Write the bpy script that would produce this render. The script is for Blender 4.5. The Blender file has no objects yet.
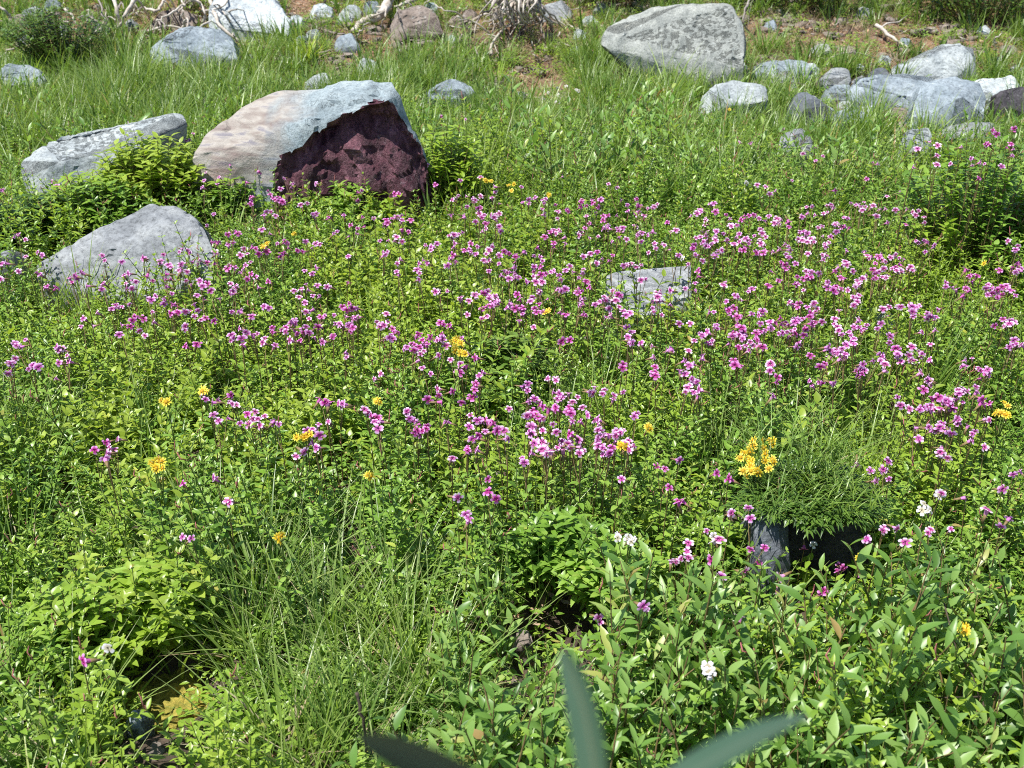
import bpy, bmesh, math, random
import numpy as np
from mathutils import Vector, Matrix, Euler, noise
from mathutils.geometry import convex_hull_2d
R = random.Random(11)
rad = math.radians
sc = bpy.context.scene
col = sc.collection

# ------------------------------------------------------------------ camera, light, exposure
CAM_H = 1.90; PITCH = rad(27.0); F = 1080.0
cam_d = bpy.data.cameras.new('camera'); cam = bpy.data.objects.new('camera', cam_d); col.objects.link(cam)
cam_d.sensor_width = 36.0; cam_d.lens = F * 36.0 / 1024.0
cam_d.clip_start = 0.05; cam_d.clip_end = 600
cam.location = (0, 0, CAM_H); cam.rotation_euler = (math.pi/2 - PITCH, 0, 0)
cam_d.dof.use_dof = True; cam_d.dof.focus_distance = 3.4; cam_d.dof.aperture_fstop = 5.6
sc.camera = cam
SUN_DIR = Vector((-0.36, -0.14, 0.92)).normalized()      # towards the sun
w = bpy.data.worlds.new('World'); sc.world = w; w.use_nodes = True
nt = w.node_tree; bg = nt.nodes['Background']
sky = nt.nodes.new('ShaderNodeTexSky'); sky.sky_type = 'NISHITA'; sky.sun_disc = False
sky.sun_elevation = math.asin(SUN_DIR.z); sky.sun_rotation = math.atan2(SUN_DIR.x, SUN_DIR.y)
sky.altitude = 1800; sky.dust_density = 0.6
nt.links.new(sky.outputs[0], bg.inputs[0]); bg.inputs[1].default_value = 0.105
sd = bpy.data.lights.new('sun', 'SUN'); so = bpy.data.objects.new('sun', sd); col.objects.link(so)
sd.energy = 5.0; sd.angle = rad(0.53); sd.color = (1.0, 0.965, 0.91)
so.rotation_euler = SUN_DIR.to_track_quat('Z', 'Y').to_euler()
sc.view_settings.view_transform = 'Standard'; sc.view_settings.look = 'None'
sc.view_settings.exposure = 0.68; sc.view_settings.gamma = 1.0
sc.view_settings.use_curve_mapping = False
sc.cycles.filter_width = 0.95
sc.cycles.max_bounces = 7; sc.cycles.transmission_bounces = 4; sc.cycles.diffuse_bounces = 3
sc.cycles.use_denoising = False

# ------------------------------------------------------------------ terrain and projection
def nz(x, y, z=0.0): return noise.noise(Vector((x, y, z)))
PITS = []      # (x, y, radius, depth)
def T(x, y):
    h = 0.035*nz(x*0.9, y*0.9) + 0.012*nz(x*3.1, y*3.1, 5) + 0.004*nz(x*11, y*11, 9)
    r = max(0.0, y - 8.0)
    h += 0.05*r*r if r < 1.4 else 0.098 + 0.14*(r - 1.4)
    for a, b, c, d in PITS:
        q = ((x-a)**2 + (y-b)**2) / (c*c)
        if q < 4: h -= d*math.exp(-q*1.6)
    return h
SP, CP = math.sin(PITCH), math.cos(PITCH)
def ray(px, py):
    a = (px - 512)/F; b = (384 - py)/F
    return Vector((a, CP + b*SP, -SP + b*CP))          # unit depth along the axis
def project(p):
    x, y, z = p[0], p[1], p[2] - CAM_H
    d = y*CP - z*SP; u = y*SP + z*CP
    if d < 0.05: return (512, 5000, d)
    return (512 + F*x/d, 384 - F*u/d, d)
def at(px, py, h=0.0):
    """the point of the meadow seen at a pixel, h above the ground"""
    r = ray(px, py); t = 0.8
    for i in range(400):
        p = r*t; z = p.z + CAM_H
        g = T(p.x, p.y) + h
        if z <= g + 0.001: break
        t += max(0.002, (z - g)*0.9)
    return Vector((p.x, p.y, p.z + CAM_H))
def aty(px, py, Y):
    r = ray(px, py); t = Y/r.y
    return Vector((r.x*t, Y, CAM_H + r.z*t))
for px, py, rr, dd in [(162, 676, .10, .26), (560, 608, .10, .26), (505, 395, .07, .08), (175, 355, .05, .05)]:
    g = at(px, py, 0.05); PITS.append((g.x, g.y, rr, dd))

# ------------------------------------------------------------------ materials
def new_mat(name):
    m = bpy.data.materials.new(name); m.use_nodes = True
    nt = m.node_tree; nt.nodes.clear()
    return m, nt, nt.nodes, nt.links
def N(nt, typ, **kw):
    n = nt.nodes.new(typ)
    for k, v in kw.items():
        if k.startswith('i_'):
            key = k[2:]; key = int(key) if key.isdigit() else key
            n.inputs[key].default_value = v
        else: setattr(n, k, v)
    return n
def ramp(nt, fac, stops, interp='LINEAR'):
    r = nt.nodes.new('ShaderNodeValToRGB'); r.color_ramp.interpolation = interp
    e = r.color_ramp.elements
    while len(e) < len(stops): e.new(0.5)
    for i, (p, c) in enumerate(stops):
        e[i].position = p; e[i].color = (c[0], c[1], c[2], 1)
    if fac is not None: nt.links.new(fac, r.inputs[0])
    return r
def mixc(nt, a, b, f, blend='MIX'):
    m = nt.nodes.new('ShaderNodeMix'); m.data_type = 'RGBA'; m.blend_type = blend
    for s, v in ((6, a), (7, b), (0, f)):
        if hasattr(v, 'is_output'): nt.links.new(v, m.inputs[s])
        elif s == 0: m.inputs[0].default_value = v
        else: m.inputs[s].default_value = (v[0], v[1], v[2], 1)
    return m.outputs[2]
def leaf_mat(name, dark, mid, light, transl=0.33, rough=0.36, patch=None, spec=0.5, tipc=None):
    """foliage: every leaf its own tone (attribute v), every plant its own tone, patches of another tone over the ground"""
    m, nt, nd, lk = new_mat(name)
    at_ = N(nt, 'ShaderNodeAttribute', attribute_name='v')
    oi = N(nt, 'ShaderNodeObjectInfo')
    s = N(nt, 'ShaderNodeMath', operation='MULTIPLY', i_1=0.6); lk.new(at_.outputs['Fac'], s.inputs[0])
    s2 = N(nt, 'ShaderNodeMath', operation='MULTIPLY_ADD', i_1=0.4); lk.new(oi.outputs['Random'], s2.inputs[0]); lk.new(s.outputs[0], s2.inputs[2])
    c = ramp(nt, s2.outputs[0], [(0.0, dark), (0.42, mid), (0.86, light), (0.93, (light[0]*1.3, light[1]*1.02, light[2])), (0.97, (0.36, 0.25, 0.10))]).outputs[0]
    if patch:
        g = N(nt, 'ShaderNodeNewGeometry')
        n = N(nt, 'ShaderNodeTexNoise', i_Scale=1.7, i_Detail=3.0); lk.new(g.outputs['Position'], n.inputs['Vector'])
        r = ramp(nt, n.outputs[0], [(0.50, (0, 0, 0)), (0.60, (1, 1, 1))])
        c = mixc(nt, c, patch, r.outputs[0])
    if tipc:
        t = N(nt, 'ShaderNodeAttribute', attribute_name='t')
        r = ramp(nt, t.outputs['Fac'], [(0.6, (0, 0, 0)), (1.0, (1, 1, 1))])
        c = mixc(nt, c, tipc, r.outputs[0])
    p = N(nt, 'ShaderNodeBsdfPrincipled', i_Roughness=rough)
    p.inputs['Specular IOR Level'].default_value = spec
    lk.new(c, p.inputs['Base Color'])
    tr = N(nt, 'ShaderNodeBsdfTranslucent')
    tc = mixc(nt, c, (1.0, 1.0, 0.35), 1.0, 'MULTIPLY'); tc2 = mixc(nt, tc, c, 0.3)
    h = N(nt, 'ShaderNodeHueSaturation', i_Value=1.5); lk.new(tc2, h.inputs['Color'])
    lk.new(h.outputs[0], tr.inputs[0])
    mx = N(nt, 'ShaderNodeMixShader', i_0=transl); lk.new(p.outputs[0], mx.inputs[1]); lk.new(tr.outputs[0], mx.inputs[2])
    o = N(nt, 'ShaderNodeOutputMaterial'); lk.new(mx.outputs[0], o.inputs[0])
    return m
def rock_mat(name, c1, c2, c3, scale=6.0, streak=(1, 1, 1), rough=0.85, crack=0.5, crackcol=None, rot=(0, 0, 0), bump=0.5, spots=0.35, spotcol=(0.62, 0.66, 0.64)):
    m, nt, nd, lk = new_mat(name)
    tc = N(nt, 'ShaderNodeTexCoord'); mp = N(nt, 'ShaderNodeMapping')
    mp.inputs['Rotation'].default_value = rot; mp.inputs['Scale'].default_value = streak
    lk.new(tc.outputs['Object'], mp.inputs[0]); V = mp.outputs[0]
    n1 = N(nt, 'ShaderNodeTexNoise', i_Scale=scale, i_Detail=8.0, i_Roughness=0.65, i_Distortion=0.4); lk.new(V, n1.inputs['Vector'])
    n2 = N(nt, 'ShaderNodeTexNoise', i_Scale=scale*0.35, i_Detail=4.0, i_Distortion=1.2); lk.new(V, n2.inputs['Vector'])
    n3 = N(nt, 'ShaderNodeTexNoise', i_Scale=scale*9, i_Detail=6.0, i_Roughness=0.75); lk.new(tc.outputs['Object'], n3.inputs['Vector'])
    a = ramp(nt, n1.outputs[0], [(0.38, c1), (0.5, c2), (0.62, c3)]).outputs[0]
    b = ramp(nt, n2.outputs[0], [(0.38, c2), (0.62, c3)]).outputs[0]
    c = mixc(nt, a, b, 0.45)
    dk = ramp(nt, n3.outputs[0], [(0.32, (0.28, 0.28, 0.28)), (0.50, (0.95, 0.95, 0.95)), (0.72, (1.3, 1.3, 1.3))]).outputs[0]
    c = mixc(nt, c, dk, 0.8, 'MULTIPLY')
    vo = N(nt, 'ShaderNodeTexVoronoi', feature='DISTANCE_TO_EDGE', i_Scale=scale*0.55)
    dn = N(nt, 'ShaderNodeTexNoise', i_Scale=scale*1.1, i_Detail=5.0); lk.new(V, dn.inputs['Vector'])
    va = N(nt, 'ShaderNodeVectorMath', operation='MULTIPLY_ADD'); va.inputs[1].default_value = (0.5, 0.5, 0.5)
    lk.new(dn.outputs['Color'], va.inputs[0]); lk.new(V, va.inputs[2]); lk.new(va.outputs[0], vo.inputs['Vector'])
    cr = ramp(nt, vo.outputs['Distance'], [(0.0, (1, 1, 1)), (0.012, (0, 0, 0))])
    gate = ramp(nt, n2.outputs[0], [(0.5, (0, 0, 0)), (0.56, (1, 1, 1))])
    crk = N(nt, 'ShaderNodeMath', operation='MULTIPLY'); lk.new(cr.outputs[0], crk.inputs[0]); lk.new(gate.outputs[0], crk.inputs[1])
    cf = N(nt, 'ShaderNodeMath', operation='MULTIPLY', i_1=crack); lk.new(crk.outputs[0], cf.inputs[0])
    c = mixc(nt, c, crackcol or tuple(v*0.25 for v in c1), cf.outputs[0])
    n4 = N(nt, 'ShaderNodeTexNoise', i_Scale=scale*3.2, i_Detail=7.0, i_Roughness=0.7); lk.new(tc.outputs['Object'], n4.inputs['Vector'])
    sp = ramp(nt, n4.outputs[0], [(0.60, (0, 0, 0)), (0.66, (1, 1, 1))])
    sf = N(nt, 'ShaderNodeMath', operation='MULTIPLY', i_1=spots); lk.new(sp.outputs[0], sf.inputs[0])
    c = mixc(nt, c, spotcol, sf.outputs[0])
    p = N(nt, 'ShaderNodeBsdfPrincipled', i_Roughness=rough); p.inputs['Specular IOR Level'].default_value = 0.3
    lk.new(c, p.inputs['Base Color'])
    h = N(nt, 'ShaderNodeMath', operation='MULTIPLY_ADD', i_1=0.5); lk.new(n3.outputs[0], h.inputs[0]); lk.new(n1.outputs[0], h.inputs[2])
    h2 = N(nt, 'ShaderNodeMath', operation='MULTIPLY_ADD', i_1=-0.5); lk.new(cf.outputs[0], h2.inputs[0]); lk.new(h.outputs[0], h2.inputs[2])
    bp = N(nt, 'ShaderNodeBump', i_Strength=bump, i_Distance=0.03); lk.new(h2.outputs[0], bp.inputs['Height']); lk.new(bp.outputs[0], p.inputs['Normal'])
    o = N(nt, 'ShaderNodeOutputMaterial'); lk.new(p.outputs[0], o.inputs[0])
    m['c'] = 1
    return m, c, p, tc
def simple_mat(name, c1, c2, scale=20, rough=0.7, transl=0, bump=0.2, stretch=(1, 1, 1)):
    m, nt, nd, lk = new_mat(name)
    tc = N(nt, 'ShaderNodeTexCoord'); mp = N(nt, 'ShaderNodeMapping'); mp.inputs['Scale'].default_value = stretch
    lk.new(tc.outputs['Object'], mp.inputs[0])
    n = N(nt, 'ShaderNodeTexNoise', i_Scale=scale, i_Detail=6.0, i_Roughness=0.7); lk.new(mp.outputs[0], n.inputs['Vector'])
    c = ramp(nt, n.outputs[0], [(0.35, c1), (0.65, c2)]).outputs[0]
    p = N(nt, 'ShaderNodeBsdfPrincipled', i_Roughness=rough); p.inputs['Specular IOR Level'].default_value = 0.3
    lk.new(c, p.inputs['Base Color'])
    bp = N(nt, 'ShaderNodeBump', i_Strength=bump, i_Distance=0.01); lk.new(n.outputs[0], bp.inputs['Height']); lk.new(bp.outputs[0], p.inputs['Normal'])
    o = N(nt, 'ShaderNodeOutputMaterial')
    if transl:
        tr = N(nt, 'ShaderNodeBsdfTranslucent'); lk.new(c, tr.inputs[0])
        mx = N(nt, 'ShaderNodeMixShader', i_0=transl); lk.new(p.outputs[0], mx.inputs[1]); lk.new(tr.outputs[0], mx.inputs[2]); lk.new(mx.outputs[0], o.inputs[0])
    else: lk.new(p.outputs[0], o.inputs[0])
    return m
def petal_mat(name, throat, mid, edge, transl=0.42):
    m, nt, nd, lk = new_mat(name)
    t = N(nt, 'ShaderNodeAttribute', attribute_name='t')
    c = ramp(nt, t.outputs['Fac'], [(0.0, throat), (0.30, throat), (0.55, mid), (1.0, edge)]).outputs[0]
    oi = N(nt, 'ShaderNodeObjectInfo')
    hv = N(nt, 'ShaderNodeMath', operation='MULTIPLY_ADD', i_1=0.25, i_2=0.95); lk.new(oi.outputs['Random'], hv.inputs[0])
    h = N(nt, 'ShaderNodeHueSaturation'); lk.new(hv.outputs[0], h.inputs['Value']); lk.new(c, h.inputs['Color'])
    p = N(nt, 'ShaderNodeBsdfPrincipled', i_Roughness=0.5); lk.new(h.outputs[0], p.inputs['Base Color'])
    p.inputs['Specular IOR Level'].default_value = 0.35
    tr = N(nt, 'ShaderNodeBsdfTranslucent'); lk.new(h.outputs[0], tr.inputs[0])
    mx = N(nt, 'ShaderNodeMixShader', i_0=transl); lk.new(p.outputs[0], mx.inputs[1]); lk.new(tr.outputs[0], mx.inputs[2])
    o = N(nt, 'ShaderNodeOutputMaterial'); lk.new(mx.outputs[0], o.inputs[0])
    return m

M = {}
M['leafA'] = leaf_mat('herb leaves', (0.075, 0.16, 0.020), (0.175, 0.315, 0.038), (0.31, 0.45, 0.085), patch=(0.265, 0.385, 0.040))
M['leafB'] = leaf_mat('glaucous leaves', (0.06, 0.14, 0.025), (0.145, 0.275, 0.048), (0.29, 0.43, 0.115), rough=0.38, transl=0.35)
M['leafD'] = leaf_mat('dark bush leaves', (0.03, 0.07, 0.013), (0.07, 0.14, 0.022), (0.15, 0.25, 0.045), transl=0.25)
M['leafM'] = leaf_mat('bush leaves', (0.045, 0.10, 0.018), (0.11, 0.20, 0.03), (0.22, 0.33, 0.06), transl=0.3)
M['leafY'] = leaf_mat('yellow green leaves', (0.18, 0.26, 0.03), (0.30, 0.40, 0.045), (0.40, 0.50, 0.09), transl=0.4)
M['grass'] = leaf_mat('grass blades', (0.05, 0.11, 0.018), (0.14, 0.25, 0.042), (0.31, 0.43, 0.12), transl=0.33, patch=(0.22, 0.33, 0.055), tipc=(0.26, 0.31, 0.10))
M['dry'] = leaf_mat('dry straw', (0.22, 0.15, 0.07), (0.36, 0.28, 0.16), (0.48, 0.42, 0.28), transl=0.2, rough=0.7)
M['litter'] = leaf_mat('leaf litter', (0.10, 0.045, 0.022), (0.26, 0.13, 0.065), (0.46, 0.36, 0.24), transl=0.1, rough=0.75)
M['stem'] = simple_mat('green stem', (0.09, 0.15, 0.03), (0.16, 0.2, 0.05), rough=0.6)
M['redstem'] = simple_mat('reddish stem', (0.13, 0.09, 0.04), (0.2, 0.14, 0.06), rough=0.6)
M['bud'] = simple_mat('reddish buds', (0.25, 0.06, 0.07), (0.42, 0.16, 0.14), rough=0.6)
M['wood'] = simple_mat('bleached wood', (0.30, 0.25, 0.20), (0.62, 0.57, 0.50), scale=14, bump=0.5, rough=0.85, stretch=(1, 1, 1))
M['darkwood'] = simple_mat('dark wood', (0.03, 0.022, 0.017), (0.10, 0.075, 0.055), scale=14, bump=0.5, rough=0.9)
M['greywood'] = simple_mat('grey wood', (0.16, 0.13, 0.11), (0.36, 0.32, 0.29), scale=14, bump=0.5, rough=0.9)
M['yellowmoss'] = simple_mat('yellow moss', (0.14, 0.15, 0.02), (0.42, 0.33, 0.07), scale=45, bump=1.0, rough=0.95)
M['moss'] = simple_mat('moss', (0.05, 0.065, 0.012), (0.20, 0.19, 0.04), scale=45, bump=1.0, rough=0.95)
PET = [petal_mat('deep pink petals', (0.42, 0.03, 0.24), (0.68, 0.20, 0.56), (0.79, 0.40, 0.74)),
       petal_mat('pink petals', (0.50, 0.09, 0.37), (0.75, 0.37, 0.70), (0.85, 0.62, 0.86)),
       petal_mat('pale pink petals', (0.55, 0.10, 0.36), (0.80, 0.50, 0.75), (0.88, 0.76, 0.87))]
M['white'] = petal_mat('white petals', (0.55, 0.5, 0.35), (0.72, 0.68, 0.72), (0.84, 0.82, 0.85))
M['yellow'] = petal_mat('yellow petals', (0.62, 0.36, 0.01), (0.84, 0.64, 0.04), (0.88, 0.76, 0.12))

# ------------------------------------------------------------------ mesh builder
class MB:
    def __init__(s): s.v = []; s.f = []; s.a = []; s.t = []; s.m = []
    def add(s, vs, fs, a=0.5, ts=None, mi=0):
        o = len(s.v); s.v += [tuple(p) for p in vs]
        s.f += [tuple(i + o for i in f) for f in fs]
        s.a += [a]*len(vs); s.t += (ts if ts else [0.0]*len(vs)); s.m += [mi]*len(fs)
    def leaf(s, p, d, up, L, W, seg=4, fold=0.25, curl=0.3, a=None, shape='ovate', mi=0, rnd=R):
        d = Vector(d).normalized(); up = Vector(up)
        sd_ = d.cross(up)
        if sd_.length < 1e-4: sd_ = d.cross(Vector((1, 0.1, 0)))
        sd_.normalize(); n = sd_.cross(d).normalized()
        vs = []; ts = []
        for i in range(seg + 1):
            t = i/seg
            if shape == 'ovate': wd = math.sin(math.pi*min(1, t**0.75*0.97 + 0.02))**0.85
            elif shape == 'blade': wd = min(1, t*6 + 0.5)*(1 - t**2.2)
            elif shape == 'lobe': wd = (0.35 + 0.65*math.sin(math.pi*min(1, t*0.62)))*(1 if t < 0.95 else 0.62)
            else: wd = math.sin(math.pi*min(1, t*0.96 + 0.03))
            wd = max(wd, 0.03)*W*0.5
            c = Vector(p) + d*(L*t) - n*(curl*L*t*t)
            vs += [c - sd_*wd + n*(fold*wd), c, c + sd_*wd + n*(fold*wd)]; ts += [t, t, t]
        fs = []
        for i in range(seg):
            o = i*3
            fs += [(o, o+1, o+4, o+3), (o+1, o+2, o+5, o+4)]
        s.add(vs, fs, rnd.random() if a is None else a, ts, mi)
    def tube(s, pts, rads, seg=6, a=0.5, mi=0, cap=True):
        pts = [Vector(p) for p in pts]; vs = []; n = len(pts)
        ref = Vector((0.3, 0.2, 0.93))
        for i, p in enumerate(pts):
            d = (pts[min(i+1, n-1)] - pts[max(i-1, 0)]).normalized()
            x = d.cross(ref)
            if x.length < 0.1: x = d.cross(Vector((1, 0, 0)))
            x.normalize(); y = d.cross(x)
            for k in range(seg):
                an = 2*math.pi*k/seg
                vs.append(p + (x*math.cos(an) + y*math.sin(an))*rads[i])
        fs = []
        for i in range(n-1):
            for k in range(seg):
                k2 = (k+1) % seg
                fs.append((i*seg+k, i*seg+k2, (i+1)*seg+k2, (i+1)*seg+k))
        if cap:
            fs.append(tuple(range(seg))[::-1]); fs.append(tuple((n-1)*seg + k for k in range(seg)))
        s.add(vs, fs, a, None, mi)
    def mesh(s, name, mats, smooth=True):
        me = bpy.data.meshes.new(name); me.from_pydata(s.v, [], s.f)
        for mt in mats: me.materials.append(mt)
        if len(mats) > 1: me.polygons.foreach_set('material_index', s.m)
        A = me.attributes.new('v', 'FLOAT', 'POINT'); A.data.foreach_set('value', s.a)
        B = me.attributes.new('t', 'FLOAT', 'POINT'); B.data.foreach_set('value', s.t)
        if smooth: me.polygons.foreach_set('use_smooth', [True]*len(me.polygons))
        me.update(); return me
def link(name, me, parent=None, loc=None, rot=None, scale=None):
    o = bpy.data.objects.new(name, me); col.objects.link(o)
    if parent: o.parent = parent
    if loc is not None: o.location = loc
    if rot is not None: o.rotation_euler = rot
    if scale is not None: o.scale = (scale,)*3 if isinstance(scale, (int, float)) else scale
    return o
def tag(o, label, cat, group=None, kind=None):
    if label: o['label'] = label
    if cat: o['category'] = cat
    if group: o['group'] = group
    if kind: o['kind'] = kind
    return o
def structure(o): o['kind'] = 'structure'; return o
# ------------------------------------------------------------------ ground
def build_ground():
    def axis(a, b, fine0, fine1, step, grow):
        xs = list(np.arange(fine0, fine1 + 1e-6, step)); s = step; x = fine1
        while x < b: s *= grow; x += s; xs.append(min(x, b))
        s = step; x = fine0; lo = []
        while x > a: s *= grow; x -= s; lo.append(max(x, a))
        return lo[::-1] + xs
    xs = axis(-150, 150, -7, 7, 0.06, 1.35); ys = axis(-60, 260, 0.2, 15, 0.06, 1.35)
    v = [(x, y, T(x, y) if y < 40 else T(x, 40) + 0.1*(y-40)) for y in ys for x in xs]
    nx = len(xs); f = [(j*nx+i, j*nx+i+1, (j+1)*nx+i+1, (j+1)*nx+i) for j in range(len(ys)-1) for i in range(nx-1)]
    me = bpy.data.meshes.new('ground'); me.from_pydata(v, [], f)
    me.polygons.foreach_set('use_smooth', [True]*len(f))
    m, nt, nd, lk = new_mat('soil')
    tc = N(nt, 'ShaderNodeTexCoord'); V = tc.outputs['Object']
    a = N(nt, 'ShaderNodeTexNoise', i_Scale=3.0, i_Detail=8.0, i_Roughness=0.7); lk.new(V, a.inputs['Vector'])
    b = N(nt, 'ShaderNodeTexNoise', i_Scale=60.0, i_Detail=6.0, i_Roughness=0.7); lk.new(V, b.inputs['Vector'])
    big = N(nt, 'ShaderNodeTexNoise', i_Scale=0.55, i_Detail=3.0); lk.new(V, big.inputs['Vector'])
    vo = N(nt, 'ShaderNodeTexVoronoi', i_Scale=38.0); lk.new(V, vo.inputs['Vector'])
    c1 = ramp(nt, a.outputs[0], [(0.3, (0.035, 0.026, 0.018)), (0.55, (0.085, 0.06, 0.04)), (0.75, (0.17, 0.12, 0.085))]).outputs[0]
    red = ramp(nt, b.outputs[0], [(0.35, (0.15, 0.075, 0.04)), (0.65, (0.36, 0.21, 0.125))]).outputs[0]
    sep = N(nt, 'ShaderNodeSeparateXYZ'); lk.new(V, sep.inputs[0])
    far = N(nt, 'ShaderNodeMapRange', i_1=6.5, i_2=8.5); lk.new(sep.outputs[1], far.inputs[0])
    g = ramp(nt, big.outputs[0], [(0.36, (0.1, 0.1, 0.1)), (0.56, (1, 1, 1))])
    mm = N(nt, 'ShaderNodeMath', operation='MULTIPLY'); lk.new(far.outputs[0], mm.inputs[0]); lk.new(g.outputs[0], mm.inputs[1])
    c = mixc(nt, c1, red, mm.outputs[0])
    peb = ramp(nt, vo.outputs['Color'], [(0.78, (0, 0, 0)), (0.8, (1, 1, 1))])
    pf = N(nt, 'ShaderNodeMath', operation='MULTIPLY', i_1=0.6); lk.new(peb.outputs[0], pf.inputs[0])
    c = mixc(nt, c, (0.26, 0.23, 0.20), pf.outputs[0])
    p = N(nt, 'ShaderNodeBsdfPrincipled', i_Roughness=0.95); lk.new(c, p.inputs['Base Color'])
    h = N(nt, 'ShaderNodeMath', operation='ADD'); lk.new(b.outputs[0], h.inputs[0]); lk.new(vo.outputs['Distance'], h.inputs[1])
    bp = N(nt, 'ShaderNodeBump', i_Strength=0.8, i_Distance=0.02); lk.new(h.outputs[0], bp.inputs['Height']); lk.new(bp.outputs[0], p.inputs['Normal'])
    o = N(nt, 'ShaderNodeOutputMaterial'); lk.new(p.outputs[0], o.inputs[0])
    me.materials.append(m)
    structure(link('ground', me))
build_ground()

# ------------------------------------------------------------------ rocks
RM = {}
RM['blue'] = rock_mat('blue grey rock', (0.10, 0.125, 0.15), (0.22, 0.265, 0.295), (0.36, 0.41, 0.44))[0]
RM['pale'] = rock_mat('pale grey rock', (0.16, 0.185, 0.20), (0.31, 0.345, 0.35), (0.46, 0.49, 0.48), crack=0.6)[0]
RM['white'] = rock_mat('bleached rock', (0.30, 0.34, 0.36), (0.45, 0.49, 0.50), (0.57, 0.61, 0.61), scale=4)[0]
RM['grey'] = rock_mat('grey boulder', (0.12, 0.13, 0.14), (0.235, 0.25, 0.26), (0.36, 0.375, 0.37), scale=5, streak=(1, 1, 2.2), rot=(0, 0.5, 0.3), crack=0.7, spots=0.25)[0]
RM['slab'] = rock_mat('streaked slab', (0.13, 0.14, 0.15), (0.27, 0.285, 0.295), (0.46, 0.475, 0.48), scale=12, streak=(1.0, 1, 3.2), rot=(0, 0.9, 0), crack=0.5)[0]
RM['tan'] = rock_mat('tan rock', (0.13, 0.10, 0.08), (0.22, 0.175, 0.145), (0.33, 0.285, 0.25), scale=7)[0]
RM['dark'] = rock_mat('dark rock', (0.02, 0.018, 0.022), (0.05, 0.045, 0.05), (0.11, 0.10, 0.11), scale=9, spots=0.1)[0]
RM['wet'] = rock_mat('dark slate rock', (0.05, 0.058, 0.07), (0.10, 0.11, 0.13), (0.17, 0.19, 0.21), scale=9, spots=0.15)[0]
RM['speck'] = rock_mat('speckled pale boulder', (0.16, 0.175, 0.165), (0.29, 0.305, 0.28), (0.40, 0.415, 0.375), scale=9, crack=0.35, spots=0.5)[0]
def main_boulder_mats():
    m, c, p, tc = rock_mat('boulder crust', (0.10, 0.135, 0.155), (0.225, 0.28, 0.305), (0.36, 0.415, 0.42), scale=8, crack=0.9, spots=0.2)
    nt = m.node_tree; lk = nt.links
    n = N(nt, 'ShaderNodeTexNoise', i_Scale=3.0, i_Detail=6.0, i_Distortion=0.8); lk.new(tc.outputs['Object'], n.inputs['Vector'])
    n2 = N(nt, 'ShaderNodeTexNoise', i_Scale=11.0, i_Detail=7.0)
    mp = N(nt, 'ShaderNodeMapping'); mp.inputs['Rotation'].default_value = (0, 0.55, 0); mp.inputs['Scale'].default_value = (0.4, 1, 3.4)
    lk.new(tc.outputs['Object'], mp.inputs[0]); lk.new(mp.outputs[0], n2.inputs['Vector'])
    tan = ramp(nt, n2.outputs[0], [(0.3, (0.20, 0.155, 0.14)), (0.45, (0.28, 0.245, 0.215)), (0.56, (0.37, 0.34, 0.30)), (0.66, (0.22, 0.205, 0.22))]).outputs[0]
    pk = ramp(nt, n.outputs[0], [(0.52, (0, 0, 0)), (0.68, (1, 1, 1))])
    sx = N(nt, 'ShaderNodeSeparateXYZ'); lk.new(tc.outputs['Object'], sx.inputs[0])
    zr = N(nt, 'ShaderNodeMapRange', i_1=0.45, i_2=0.2); lk.new(sx.outputs[2], zr.inputs[0])
    pz = N(nt, 'ShaderNodeMath', operation='MULTIPLY'); lk.new(pk.outputs[0], pz.inputs[0]); lk.new(zr.outputs[0], pz.inputs[1])
    tan = mixc(nt, tan, (0.30, 0.155, 0.145), pz.outputs[0])
    s = N(nt, 'ShaderNodeMath', operation='MULTIPLY_ADD', i_1=0.9); lk.new(n.outputs[0], s.inputs[0])
    s2 = N(nt, 'ShaderNodeMath', operation='MULTIPLY_ADD', i_1=-0.6); lk.new(sx.outputs[2], s2.inputs[0]); lk.new(sx.outputs[0], s2.inputs[2])
    lk.new(s2.outputs[0], s.inputs[2])
    r = N(nt, 'ShaderNodeMapRange', i_1=-0.10, i_2=0.09); lk.new(s.outputs[0], r.inputs[0])
    cc = mixc(nt, tan, c, r.outputs[0]); lk.new(cc, p.inputs['Base Color'])
    m2, c2, p2, tc2 = rock_mat('broken maroon face', (0.014, 0.005, 0.010), (0.072, 0.020, 0.032), (0.30, 0.14, 0.17), scale=8, streak=(2.2, 1.3, 0.9), rot=(0, -0.85, 0), crack=0.9, bump=1.0, spots=0.25, spotcol=(0.42, 0.34, 0.37), rough=0.42)
    return m, m2
RM['crust'], RM['maroon'] = main_boulder_mats()

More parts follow.
